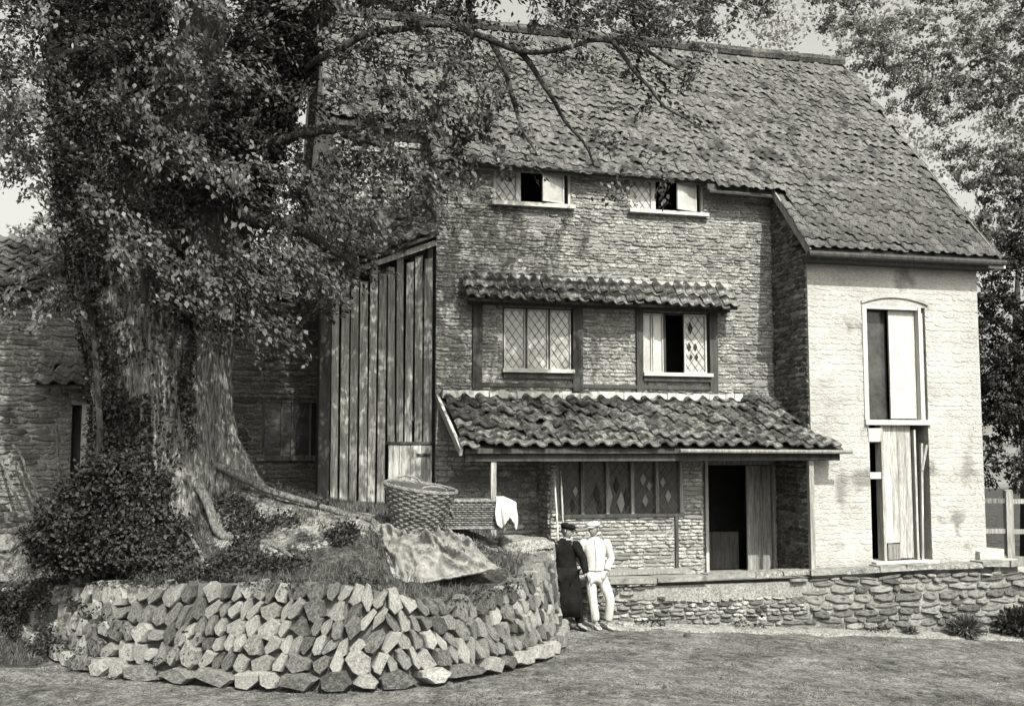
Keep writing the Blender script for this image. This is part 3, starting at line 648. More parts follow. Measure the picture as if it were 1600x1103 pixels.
q = MB(); q.box((bx0, 1.30, 1.2), (bx0+.1, 1.4, 5.9)); q.box((bx1-.1, 1.30, 1.2), (bx1, 1.4, 6.5)); q.box((bx0, 1.32, 3.4), (bx1, 1.38, 3.5)); q.obj('post', M_timberd, shed)
q = MB(); q.box((bx0-.03, 2.08, 1.2), (bx1, 2.10, 6.4)); q.box((bx0-.06, 1.28, 1.2), (bx0-.03, 3.5, 5.8)); q.obj('side_boarding', M_timberd, shed)
q = MB(); q.box((bx0-.22, 1.20, 1.5), (bx0-.03, 1.28, 5.7), .01); q.obj('corner_board', M_timberd, shed)
def shz(u, v): return 6.76+.39*(u+6.7)+.75*(v-1.05)
sr = slab('roof', [(-8.75, 1.0, shz(-8.75, 1)), (-6.69, 1.0, shz(-6.69, 1)), (-6.69, 2.1, shz(-6.69, 2.1)), (-8.75, 2.1, shz(-8.75, 2.1))], .05, M_timberd, shed)
tiles(sr, (-8.75, 1.0, shz(-8.75, 1)), (1, 0, .39), Vector((0, 1, .75)), 7, 5, M_tile, 35, w=.29, e=.28, jit=1.5)

# ------------------------------------------------------------------ dry stone wall round the tree
dsw = empty('dry_stone_wall', (0, 0, 0)); tag(dsw, 'curving dry stone retaining wall of slanted slabs below the old tree', 'wall')
seg = np.hypot(np.diff(CV[:, 0]), np.diff(CV[:, 1])); S_ = np.concatenate([[0], np.cumsum(seg)]); TOT = S_[-1]
def cpos(s):
    i = min(np.searchsorted(S_, s, 'right')-1, len(seg)-1); t = (s-S_[i])/seg[i]; p = CV[i]*(1-t)+CV[i+1]*t
    d = CV[i+1]-CV[i]; d = Vector((d[0], d[1], 0)).normalized(); return Vector((p[0], p[1], 0)), p[2], d, Vector((d.y, -d.x, 0))
core = MB(); n = 110; VV = []
for i in range(n+1):
    p, top, d, o_ = cpos(TOT*i/n); b = base_z(p.x, p.y)
    j = random.uniform(-.02, .02)
    VV += [tuple(p+o_*-.02+Vector((0, 0, b-.3))), tuple(p-o_*.10+Vector((0, 0, top*.5+b*.5))), tuple(p-o_*(.16+j)+Vector((0, 0, top-.03))), tuple(p-o_*.62+Vector((0, 0, top-.01)))]
core.add(VV, [(4*i+k, 4*i+k+1, 4*i+k+5, 4*i+k+4)[::-1] for i in range(n) for k in range(3)]); core.obj('core', M_core, dsw)
def slab_template(k):
    rnd = random.Random(900+k); n = rnd.choice((5, 6, 7))
    ang = sorted(2*math.pi*(i+rnd.uniform(-.38, .38))/n for i in range(n))
    o = []
    for a in ang:
        c, s = math.cos(a), math.sin(a); m = max(abs(c), abs(s)); e = rnd.uniform(.5, 1.0); r = rnd.uniform(.86, 1.04)
        o.append(((c/m*e+c*(1-e))*r*.5, (s/m*e+s*(1-e))*r*.5))
    tx, tz = rnd.uniform(-.25, .25), rnd.uniform(-.25, .25)
    V = [(x, .5, z) for x, z in o]+[(x, -.5+rnd.uniform(-.1, .1)+tx*x+tz*z, z) for x, z in o]+[(x*.86, -.72+rnd.uniform(-.07, .07)+tx*x+tz*z, z*.9) for x, z in o]
    F = []
    for i in range(n):
        j = (i+1) % n; F += [(i, j, n+j, n+i), (n+i, n+j, 2*n+j, 2*n+i)]
    F.append(tuple(range(2*n, 3*n)))
    me = bpy.data.meshes.new('stone'); me.from_pydata(V, [], F); me.materials.append(M_drystone); me.update(); return me
SLABS = [slab_template(k) for k in range(16)]
def wall_stone(s, z, wd, ht, tilt, dep=.16, out=.0):
    p, top, d, o_ = cpos(min(max(s, 0), TOT-.01)); b = base_z(p.x, p.y)
    fr_ = (z-b)/max(top-b, .2); pos = p+o_*(.0-.13*fr_+out)+Vector((0, 0, z))
    up = (Vector((0, 0, 1))-o_*.12).normalized(); y = d.cross(up).normalized()
    if y.dot(o_) > 0: y = -y
    X = Matrix(((d.x, y.x*-1, up.x, 0), (d.y, y.y*-1, up.y, 0), (d.z, y.z*-1, up.z, 0), (0, 0, 0, 1)))
    # columns: tangent, inward, up
    X = Matrix(((d.x, -o_.x, up.x, pos.x), (d.y, -o_.y, up.y, pos.y), (d.z, -o_.z, up.z, pos.z), (0, 0, 0, 1)))
    T = X @ Matrix.Rotation(random.uniform(-.10, .10), 4, 'Z') @ Matrix.Rotation(random.uniform(-.08, .08), 4, 'X') @ Matrix.Rotation(tilt, 4, 'Y') @ Matrix.Diagonal((wd, dep, ht, 1))
    o = bpy.data.objects.new('stone', random.choice(SLABS)); C.objects.link(o); o.parent = dsw; o.matrix_world = T; return o
nst = 0
s = 1.2
while s < TOT-2.4:                      # foot course of big blocks
    p, top, d, o_ = cpos(s); b = base_z(p.x, p.y); wd = random.uniform(.2, .6); ht = random.uniform(.17, .26)
    wall_stone(s+wd/2, b+.11, wd*1.02, ht, random.uniform(-.08, .08), .22, .05); s += wd*.98; nst += 1
for row in range(6):
    s = 1.0+random.uniform(0, .2)
    while s < TOT-.6:
        p, top, d, o_ = cpos(s); b = base_z(p.x, p.y); hh = top-b-.20; nr = max(2, round(hh/.225)); 
        if p.y > 18.9 and p.x > 0: break
        if row >= nr: s += .2; continue
        ht = hh/nr
        left = p.x < -1.55
        far = p.x < -4.4
        wd = random.uniform(.095, .17)
        if random.random() < .22: wd *= random.uniform(1.3, 1.9)
        if far: wd *= 1.35
        tilt = random.gauss(.50 if left else -.50, .15)
        if far: tilt = random.gauss(.4, .5)
        if random.random() < .06: tilt *= .2
        slant = 1/max(math.cos(tilt), .75)
        wall_stone(s+wd*slant/2, b+.20+ht*(row+.5)+random.uniform(-.02, .02), wd*random.uniform(1.0, 1.2), ht*random.uniform(1.1, 1.55), tilt, random.uniform(.12, .15), random.uniform(-.015, .02)); nst += 1
        s += wd*slant*1.01
print('wall stones', nst)
for k in range(40):                     # small packing chips low down
    pass

# ------------------------------------------------------------------ leaves
def leaves(name, centers, m, L=.10, W=.06, parent=None, droop=.5, seed=1, dirs=None):
    """centers (n,3) -> rhombic leaves with random attitude"""
    rs = np.random.RandomState(seed); n = len(centers); c = np.asarray(centers)
    a = rs.normal(size=(n, 3)); a[:, 2] -= droop
    if dirs is not None: a = a*.42+dirs*1.3
    a /= np.linalg.norm(a, axis=1)[:, None]
    b = rs.normal(size=(n, 3)); b[:, 2] *= .5
    if dirs is not None: b = b*.38+np.stack([-dirs[:, 1], dirs[:, 0], dirs[:, 2]*0+.05], 1)/np.maximum(np.hypot(dirs[:, 0], dirs[:, 1])[:, None], .2)
    b -= a*(a*b).sum(1)[:, None]; b /= np.linalg.norm(b, axis=1)[:, None]
    l = L*rs.uniform(.6, 1.3, (n, 1)); w_ = W*rs.uniform(.6, 1.3, (n, 1)); nn = np.cross(a, b)
    V = np.stack([c-a*l*.5, c+b*w_*.5+nn*w_*.15-a*l*.05, c+a*l*.5, c-b*w_*.5+nn*w_*.15-a*l*.05], 1).reshape(-1, 3)
    F = np.arange(4*n).reshape(-1, 4); return npmesh(name, V, F, m, parent)

# ------------------------------------------------------------------ the old tree
tree = empty('old_tree', (-5.1, 16.3, 1.9)); tag(tree, 'massive old tree with pale furrowed trunk and low hanging leafy boughs on the bank', 'tree')
TW = Matrix.Translation(tree.location).inverted()
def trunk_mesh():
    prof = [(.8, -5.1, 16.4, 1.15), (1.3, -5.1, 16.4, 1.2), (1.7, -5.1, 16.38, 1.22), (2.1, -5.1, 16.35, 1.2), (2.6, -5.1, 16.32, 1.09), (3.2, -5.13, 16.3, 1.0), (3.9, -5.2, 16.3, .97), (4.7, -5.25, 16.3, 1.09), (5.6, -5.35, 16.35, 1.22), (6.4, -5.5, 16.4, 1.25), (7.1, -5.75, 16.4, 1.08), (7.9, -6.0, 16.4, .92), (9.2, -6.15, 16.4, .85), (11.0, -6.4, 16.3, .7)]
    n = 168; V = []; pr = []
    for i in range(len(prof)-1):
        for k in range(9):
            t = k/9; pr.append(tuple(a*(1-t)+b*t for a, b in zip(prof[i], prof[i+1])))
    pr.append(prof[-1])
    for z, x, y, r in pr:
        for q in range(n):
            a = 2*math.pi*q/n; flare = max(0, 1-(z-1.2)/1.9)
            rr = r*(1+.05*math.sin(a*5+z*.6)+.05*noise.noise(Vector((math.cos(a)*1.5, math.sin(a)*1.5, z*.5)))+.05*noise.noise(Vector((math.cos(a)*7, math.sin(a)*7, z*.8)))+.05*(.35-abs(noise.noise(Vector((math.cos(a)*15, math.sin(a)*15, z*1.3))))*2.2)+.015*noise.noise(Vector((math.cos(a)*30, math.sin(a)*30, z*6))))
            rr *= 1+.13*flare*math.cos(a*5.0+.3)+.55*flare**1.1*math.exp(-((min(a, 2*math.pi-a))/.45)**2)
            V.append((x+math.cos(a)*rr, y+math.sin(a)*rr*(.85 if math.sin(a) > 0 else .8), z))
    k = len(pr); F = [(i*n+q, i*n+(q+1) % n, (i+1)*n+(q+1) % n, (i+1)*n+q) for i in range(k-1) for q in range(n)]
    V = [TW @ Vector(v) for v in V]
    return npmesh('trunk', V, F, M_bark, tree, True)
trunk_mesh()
def limb(pts, r0, r1, m=M_barkd, name='limb', par=None, n=10, W=None):
    pts = [P(*p) if len(p) == 3 and p[2] > 8 else Vector(p) for p in pts]; cp = catmull([tuple(p) for p in pts], 6); mb = MB()
    cp = [Vector(c)+Vector((noise.noise(Vector(c)*1.7), noise.noise(Vector(c)*1.7+Vector((9, 0, 0))), noise.noise(Vector(c)*1.7+Vector((0, 9, 0)))))*.08 for c in cp]
    k = len(cp); mb.tube([(W or TW) @ c for c in cp], [r0+(r1-r0)*i/(k-1) for i in range(k)], n, wob=.05)
    return mb.obj(name, m, par or tree, True)
limb([(290, 470, 16.3), (325, 340, 16.25), (365, 220, 16.2), (420, 100, 16.0), (470, -20, 15.8), (500, -250, 15.6)], .8, .42)
limb([(270, 380, 16.3), (300, 260, 16.0), (310, 120, 15.8), (320, -80, 15.6)], .55, .3)
limb([(440, 130, 15.9), (560, 60, 15.8), (700, 40, 15.6), (830, 85, 15.5), (960, 60, 15.3), (1060, 110, 15.2)], .065, .02)
limb([(795, 70, 15.6), (835, 115, 15.6), (870, 165, 15.6), (905, 215, 15.6), (925, 262, 15.6)], .05, .015)
limb([(760, 55, 15.6), (800, 150, 15.5), (815, 195, 15.4), (840, 240, 15.4)], .05, .012)
limb([(960, 60, 15.3), (990, 110, 15.3), (1040, 165, 15.3), (1095, 200, 15.2)], .04, .01)
limb([(400, 250, 16), (500, 200, 15.5), (600, 230, 15.3), (690, 290, 15.2)], .09, .02)
limb([(370, 340, 16), (450, 350, 15.3), (540, 400, 15), (560, 440, 14.9)], .13, .03)
limb([(300, 380, 16), (260, 380, 14.8), (230, 420, 14.3), (220, 470, 14)], .12, .03)
limb([(250, 240, 16), (200, 190, 15), (250, 230, 14.3), (330, 290, 14)], .12, .03)
limb([(110, 420, 16.2), (60, 430, 16), (0, 440, 15.8), (-60, 450, 15.6)], .12, .04)
# roots and the pale bough lying on the bank
def ter(x, y): return terrain(x, y)[0]
def root(pts, r0, r1, m=M_root, name='root'):
    P3 = [(x, y, ter(x, y)+dz) for x, y, dz in pts]; return limb([Vector(p) for p in P3], r0, r1, m, name)
root([(-4.7, 16.2, .65), (-4.2, 15.9, .34), (-3.7, 15.75, .16), (-3.1, 15.6, .10), (-2.5, 15.5, .08), (-1.95, 15.4, .03)], .07, .035)
root([(-4.75, 15.9, .7), (-4.35, 15.5, .3), (-3.95, 15.1, .05), (-3.55, 14.95, .0), (-3.1, 14.7, .03), (-2.8, 14.55, -.03)], .08, .02)
root([(-4.8, 15.8, .6), (-4.5, 15.3, .15), (-4.15, 14.85, .05), (-4.0, 14.5, .02), (-3.85, 14.15, -.02), (-4.3, 13.95, -.05)], .035, .015, M_bark)
root([(-4.0, 14.6, .03), (-3.75, 14.6, .03), (-3.4, 14.4, .0)], .035, .02, M_root)
root([(-5.3, 14.75, .06), (-5.55, 14.6, .05), (-5.8, 14.8, .04)], .03, .015, M_root)
root([(-4.6, 14.5, .05), (-4.85, 14.25, .04), (-5.1, 14.15, .03)], .03, .012, M_root)

# crown: leaf clumps at real depths round the trunk and boughs
ROWS = {
 -300: '55555555555555544444',
 -250: '66666666666655554444',
 -200: '66666666666666655544',
 -150: '7777777777777766655544',
 -100: '7777777777777776666555',
 -50: '98777777888888876666664',
 0:    '97545777778777745777763',
 50:   '97444777278777742657551',
 100:  '96344666627777763245441',
 150:  '96335555656677753333331',
 200:  '86445556777766654144310',
 250:  '74333335888876621002100',
 300:  '26322224888763100012000',
 350:  '15444555778721000000000',
 400:  '26455665666400000000000',
 450:  '57522555663100000000000',
 500:  '01012333410000000000000',
 550:  '00000010000000000000000',
}
pts = []; dirs_ = []; rs = np.random.RandomState(11)
for y0, row in ROWS.items():
    for ci, ch_ in enumerate(row):
        dns = int(ch_)
        if not dns: continue
        ncl = dns*dns*.13+.15; ncl = int(ncl)+(rs.rand() < ncl % 1)
        for k in range(ncl):
            px = ci*50+rs.uniform(0, 50); py = y0+rs.uniform(0, 50)
            if 35 < px < 380 and y0 > -40: Yc = 16.3-abs(rs.normal(0, 1.0))-.9 if rs.rand() < .75 else rs.uniform(17.3, 18.3)
            elif px <= 40: Yc = rs.uniform(15, 17.5)
            elif px < 700: Yc = rs.uniform(14.3, 17.3)
            else: Yc = rs.uniform(14.8, 16.8)
            c = np.array(P(px, py, Yc)); r = rs.uniform(.14, .30); m_ = int(rs.uniform(34, 62))
            # a drooping spray: leaves strung along a short bent twig
            dirn = rs.normal(size=3)*[.6, .4, .3]+[.3, -.35, -.5]; dirn /= np.linalg.norm(dirn)
            t = rs.uniform(-1, 1, (m_, 1)); q = c+dirn*t*r*1.35+rs.normal(size=(m_, 3))*[r*.30, r*.30, r*.2]
            pts.append(q); dirs_.append(np.repeat(dirn[None], m_, 0))
# boughs drooping sprays in front, which catch the sun
for (x0, y0, x1, y1, Yc, n) in ((165, 150, 330, 270, 13.9, 26), (190, 210, 400, 290, 13.8, 24), (180, 375, 300, 440, 13.8, 24), (240, 400, 350, 480, 13.7, 22), (340, 410, 430, 470, 13.9, 16), (430, 390, 560, 450, 14.1, 22), (480, 270, 600, 380, 14.3, 26), (260, 80, 420, 150, 14.2, 26), (600, 250, 750, 330, 14.8, 20), (390, 490, 480, 545, 14.2, 12)):
    for k in range(n):
        t = rs.rand(); c = np.array(P(x0+(x1-x0)*t+rs.normal(0, 12), y0+(y1-y0)*t+rs.normal(0, 20), Yc+rs.normal(0, .25)))
        m_ = 34; tt = rs.uniform(-1, 1, (m_, 1)); dirn = np.array([.62, -.45, -.55])+rs.normal(0, .15, 3); pts.append(c+dirn*tt*.28+rs.normal(size=(m_, 3))*[.06, .08, .05]); dirs_.append(np.repeat(dirn[None], m_, 0))
pts = np.concatenate(pts); pts = pts-np.array(tree.location)
print('leaves', len(pts))
cr = leaves('crown', pts, M_leaf, .088, .055, tree, .6, 3, np.concatenate(dirs_)); cr['kind'] = 'stuff'

# ivy on the left of the trunk, spread wider to paint its shade, and a dark bush at its foot
iv = []
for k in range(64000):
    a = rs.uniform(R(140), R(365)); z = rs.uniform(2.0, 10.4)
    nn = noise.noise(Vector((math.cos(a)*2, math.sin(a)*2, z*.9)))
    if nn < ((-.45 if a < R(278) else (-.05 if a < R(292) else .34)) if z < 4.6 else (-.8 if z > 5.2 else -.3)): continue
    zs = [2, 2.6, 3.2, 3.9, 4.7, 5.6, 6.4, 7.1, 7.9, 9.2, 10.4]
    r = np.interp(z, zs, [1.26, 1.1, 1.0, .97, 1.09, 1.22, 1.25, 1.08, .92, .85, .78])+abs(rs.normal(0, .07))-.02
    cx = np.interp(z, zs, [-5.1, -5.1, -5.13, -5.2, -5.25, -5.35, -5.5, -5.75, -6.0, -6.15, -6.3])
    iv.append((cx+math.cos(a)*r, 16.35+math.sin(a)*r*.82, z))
for k in range(34000):       # ivy round the right fork, added so the limb reads as shaded
    t = rs.uniform(.0, 1.0); A0 = P(290, 470, 16.3); seq = [P(325, 340, 16.25), P(365, 220, 16.2), P(420, 100, 16.0), P(470, -20, 15.8)]
    f_ = t*3; i_ = min(int(f_), 2); c_ = seq[i_].lerp(seq[i_+1], f_-i_); a = rs.uniform(0, 6.283); r = .75-.26*t+abs(rs.normal(0, .06))
    iv.append((c_.x+math.cos(a)*r, c_.y+math.sin(a)*r, c_.z+rs.normal(0, .1)))
iv = np.array(iv)
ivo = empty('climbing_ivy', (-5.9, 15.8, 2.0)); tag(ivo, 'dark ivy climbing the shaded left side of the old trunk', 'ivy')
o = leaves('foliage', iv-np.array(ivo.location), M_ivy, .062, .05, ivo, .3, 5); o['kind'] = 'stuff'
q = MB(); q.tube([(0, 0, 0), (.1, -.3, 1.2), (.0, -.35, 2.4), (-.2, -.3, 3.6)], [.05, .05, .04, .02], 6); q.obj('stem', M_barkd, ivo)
bush = empty('dark_bush', (-5.6, 15.1, 1.3)); tag(bush, 'dark rounded bush of ivy at the foot of the old tree above the stone wall', 'bush')
bp = []
for k in range(34000):
    lob = [(-5.75, 15.15, 1.85, .72, .55, .62), (-6.1, 15.25, 1.7, .52, .5, .50), (-5.1, 15.1, 1.65, .75, .5, .50), (-5.4, 15.3, 2.35, .6, .5, .5), (-4.75, 15.05, 1.45, .5, .4, .36)][k % 5]
    d_ = rs.normal(size=3); d_ /= np.linalg.norm(d_); rad = rs.uniform(.55, 1.0)**.5
    rad *= 1+.42*noise.noise(Vector(d_*2.6)+Vector((k % 5, 0, 0)))+.15*noise.noise(Vector(d_*7))
    if k % 9 == 0: rad *= 1+abs(rs.normal(0, .12))
    bp.append((lob[0]+d_[0]*lob[3]*rad, lob[1]+d_[1]*lob[4]*rad, lob[2]+d_[2]*lob[5]*rad))
o = leaves('foliage', np.array(bp)-np.array(bush.location), M_ivy, .066, .044, bush, .2, 6); o['kind'] = 'stuff'
q = MB()
for k in range(5): q.tube([(random.uniform(-.3, .3), random.uniform(-.1, .1), 0), (random.uniform(-.6, .6), 0, .6), (random.uniform(-.7, .7), 0, 1.0)], [.03, .02, .01], 6)
q.obj('stem', M_barkd, bush)

# ------------------------------------------------------------------ grass and weeds
def blades(name, spots, h, wd, m, seed, kind='stuff'):
    rs = np.random.RandomState(seed); c = np.asarray(spots); n = len(c)
    az = rs.uniform(0, 6.283, n); hh = h*rs.uniform(.4, 1.3, n); ln = rs.uniform(-.5, .5, (n, 2))*hh[:, None]
    dx = np.stack([np.cos(az), np.sin(az), np.zeros(n)], 1)*wd*.5
    tip = c+np.stack([ln[:, 0], ln[:, 1], hh], 1); mid = c+np.stack([ln[:, 0]*.35, ln[:, 1]*.35, hh*.6], 1)
    V = np.stack([c-dx, c+dx, mid+dx*.7, tip, mid-dx*.7], 1).reshape(-1, 3); F = np.arange(5*n).reshape(-1, 5)
    o = npmesh(name, V, F, m); o['kind'] = kind; return o
gp = []
while len(gp) < 34000:
    x = rs.uniform(-9.5, .75); y = rs.uniform(13.6, 19.2); z, k = terrain(x, y)
    if not k and not (x < -6.5 and y > 14.8): continue
    nn = noise.noise(Vector((x*1.4, y*1.4, 2)))
    if rs.rand() > .45+nn*1.4 or (soil_at(x, y) > .5 and rs.rand() < .8): continue
    gp.append((x, y, z-.01))
    for q in range(4):
        xx = x+rs.normal(0, .04); yy = y+rs.normal(0, .04); gp.append((xx, yy, z-.02))
blades('grass', gp, .10, .012, M_grass, 21)
gp = []
while len(gp) < 22000:
    x = rs.uniform(-8, 10.5); y = rs.uniform(11.0, 18.6)
    if inside(x, y): continue
    lp = np.array(HM.inverted() @ Vector((x, y, 0)))
    if lp[1] > -.7: continue
    nn = noise.noise(Vector((x*.9, y*.9, 7)))
    dw = np.hypot(CV[:, 0]-x, CV[:, 1]-y).min()
    if nn < -.02+rs.uniform(-.15, .15) and not (dw < .5 and rs.rand() < .5): continue
    z = base_z(x, y)
    for q in range(4): gp.append((x+rs.normal(0, .03), y+rs.normal(0, .03), z-.01))
blades('short_grass', gp, .032, .010, M_grass, 22)
gp = []      # dark ground ivy spreading over the front of the bank
for k in range(30000):
    x = rs.uniform(-7.2, -1.6); y = rs.uniform(13.8, 15.6); z, kk = terrain(x, y)
    if not kk: continue
    nn = noise.noise(Vector((x*1.5, y*1.9, 21)))
    if nn < -.12+.14*max(0, x+4.6)+.35*max(0, y-15.1): continue
    gp.append((x, y, z+abs(rs.normal(0, .06))+max(0, nn)*.12))
leaves('ground_ivy', np.array(gp), M_ivy, .055, .04, None, .0, 25)['kind'] = 'stuff'
gp = []      # weeds on the foot of the terrace wall
for k in range(1500):
    u = rs.uniform(-4.4, 4.6); h = abs(rs.normal(0, .16)); nn = noise.noise(Vector((u*1.6, 0, 4)))
    if nn < .05: continue
    p = HM @ Vector((u, -.45-rs.uniform(0, .22), 0)); gp.append((p.x, p.y, base_z(p.x, p.y)+h*.6))
leaves('wall_weeds', np.array(gp), M_ivy, .07, .04, None, 0, 23)['kind'] = 'stuff'
gp = []
for k in range(20000):
    s_ = abs(rs.normal(0, 2.8))+.05
    if s_ > TOT-1: continue
    p, top, d, o_ = cpos(s_); b = base_z(p.x, p.y); t_ = rs.rand(); nn = noise.noise(Vector((s_*1.5, t_*2.5, 3)))
    if nn < -.5+.10*s_: continue
    q_ = p+o_*rs.uniform(.06, .28); gp.append((q_.x, q_.y, b+t_*(top-b)*1.02))
for k in range(3500):      # growth along the top edge and down between the slabs
    s_ = rs.uniform(2, TOT-1.5); p, top, d, o_ = cpos(s_); nn = noise.noise(Vector((s_*1.1, 0, 13)))
    if nn < .0: continue
    q_ = p+o_*rs.uniform(-.25, .03); gp.append((q_.x, q_.y, top-abs(rs.normal(0, .16))*nn*1.5+.03))
for k in range(9000):      # rank growth hiding the ruined left end of the wall top
    s_ = rs.uniform(.1, 4.6); p, top, d, o_ = cpos(s_); q_ = p+o_*rs.uniform(-.9, .12); gp.append((q_.x, q_.y, top+rs.uniform(-.16, .14)+.1*noise.noise(Vector((s_*2, 0, 2)))))
leaves('wall_growth', np.array(gp), M_ivy, .055, .035, None, .2, 24)['kind'] = 'stuff'
pb_ = MB()   # loose pebbles on the road
for k in range(70):
    x = rs.uniform(-4, 9.5); y = rs.uniform(11.5, 18.2)
    if inside(x, y): continue
    z = base_z(x, y); r = rs.uniform(.012, .035) if rs.rand() < .97 else rs.uniform(.04, .07)
    T = Matrix.Translation((x, y, z)) @ Matrix.Rotation(rs.uniform(0, 6), 4, 'Z') @ Matrix.Diagonal((r*1.5, r*1.1, r*.8, 1))
    vv = [Vector((math.cos(a)*c, math.sin(a)*c, h)) for h, c in ((-.2, 1), (.5, .85), (.9, .4)) for a in [i*1.047 for i in range(6)]]
    pb_.add([T @ v for v in vv], [(i, (i+1) % 6, 6+(i+1) % 6, 6+i) for i in range(6)]+[(6+i, 6+(i+1) % 6, 12+(i+1) % 6, 12+i) for i in range(6)]+[(12, 13, 14, 15, 16, 17)])
o = pb_.obj('pebbles', M_stoneT); o['kind'] = 'stuff'
def plant(name, loc, r, h, n, label, m=M_ivy, L=.09, W=.05, seed=1):
    e = empty(name, loc); tag(e, label, 'plant'); rs_ = np.random.RandomState(seed); d_ = rs_.normal(size=(n, 3)); d_ /= np.linalg.norm(d_, axis=1)[:, None]
    c = d_*rs_.uniform(.4, 1, (n, 1))*[r, r*.7, h/2]+[0, 0, h/2]; o = leaves('foliage', c, m, L, W, e, -.3, seed); o['kind'] = 'stuff'
    q = MB()
    for k in range(4): q.tube([(0, 0, -.05), (rs_.normal(0, r*.3), 0, h*.5), (rs_.normal(0, r*.5), 0, h*.85)], [.015, .01, .005], 5)
    q.obj('stem', M_barkd, e); return e
w_ = lambda u, v: HM @ Vector((u, v, 0))
p = w_(2.55, -.75); plant('fern_clump', (p.x, p.y, base_z(p.x, p.y)), .34, .42, 700, 'leafy weed clump growing against the right of the terrace wall', M_grass, .12, .035, 31)
p = w_(3.9, -.6); plant('nettle_clump', (p.x, p.y, base_z(p.x, p.y)), .6, .6, 1400, 'dark nettles at the right end of the terrace wall', M_ivy, .1, .05, 32)
p = w_(1.5, -.62); plant('small_weed', (p.x, p.y, base_z(p.x, p.y)), .18, .16, 200, 'small weed at the terrace wall foot below the plank door', M_grass, .08, .03, 33)

# ------------------------------------------------------------------ rock, canvas, baskets on the bank
def boulder(name, loc, sx, sy, sz, rz, m, label, seed):
    bm = bmesh.new(); bmesh.ops.create_icosphere(bm, subdivisions=4, radius=1)
    for v in bm.verts:
        p = v.co.copy(); s_ = 1+.22*noise.noise(p*1.1+Vector((seed, 0, 0)))+.08*noise.noise(p*3+Vector((seed, 0, 0)))
        q_ = p*s_; q_.z = max(min(q_.z, .62+.1*noise.noise(p*2)), -.6); v.co = Vector((q_.x*sx, q_.y*sy, q_.z*sz))
    me = bpy.data.meshes.new(name); bm.to_mesh(me); bm.free(); o = link(name, me, m, None, False); o.location = loc; o.rotation_euler = (.05, .08, rz); tag(o, label, 'rock'); return o
b = P(822, 862, 16.7); boulder('boulder', (b.x, b.y, b.z+.0), .44, .34, .34, R(-8), M_gravel, 'large pale flat boulder on the right end of the stone wall', 3)
b = P(960, 975, 18.4); boulder('foot_stone', (b.x+.15, b.y, .03), .22, .1, .07, 0, M_gravel, 'flat pale stone on the road beside the white clothed man', 5)
b = P(1115, 1020, 16.0)

# canvas sheet
def sheet():
    nu_, nv_ = 70, 54; TL = P(580, 828, 15.5); TR = P(722, 846, 15.6); BR = P(782, 893, 15.15); BL = P(615, 924, 14.5); V = []
    for j in range(nv_+1):
        t = j/nv_
        for i in range(nu_+1):
            s_ = i/nu_; p = (TL*(1-s_)+TR*s_)*(1-t)+(BL*(1-s_)+BR*s_)*t
            bul = math.sin(math.pi*min(1, s_*1.0))**.6*math.sin(math.pi*min(1, t*.95+.03))**.7 if 0 < s_ < 1 else 0
            rid = lambda x: 1-abs(2*noise.noise(Vector(x)))
            wr_ = .20*rid((s_*2.6+t*1.2, t*1.6-s_*1.6, 2.2))**6+.15*rid((s_*4.5+t*2, t*3.4-s_*3.0, 5))**5+.06*rid((s_*9, t*8-s_*5, 7))**3+.008*noise.noise(Vector((s_*12, t*12, 1)))
            e_ = min(1, 6*min(s_, 1-s_, t, 1-t)+.3)
            edge = .06*noise.noise(Vector((s_*3, t*3, 8)))
            p = p+Vector((edge, -(.22*bul+wr_*.75*e_), .17*bul+wr_*.55*e_+.02)); g_ = ter(p.x, p.y)+.015; p.z = max(p.z, g_); V.append(p)
    F = [(j*(nu_+1)+i, j*(nu_+1)+i+1, (j+1)*(nu_+1)+i+1, (j+1)*(nu_+1)+i) for j in range(nv_) for i in range(nu_)]
    V2 = [p-Vector((0, -.01, .012)) for p in V]; n0 = len(V); F2 = [tuple(a+n0 for a in q_)[::-1] for q_ in F]
    bd = [i for i in range(nu_+1)]+[j*(nu_+1)+nu_ for j in range(1, nv_+1)]+[nv_*(nu_+1)+i for i in range(nu_-1, -1, -1)]+[j*(nu_+1) for j in range(nv_-1, 0, -1)]
    F3 = [(bd[k], bd[(k+1) % len(bd)], bd[(k+1) % len(bd)]+n0, bd[k]+n0) for k in range(len(bd))]
    o = npmesh('canvas_sheet', V+V2, F+F2+F3, M_canvas, None, True); tag(o, 'crumpled pale canvas sheet thrown over the bank below the round basket', 'canvas sheet')
sheet()

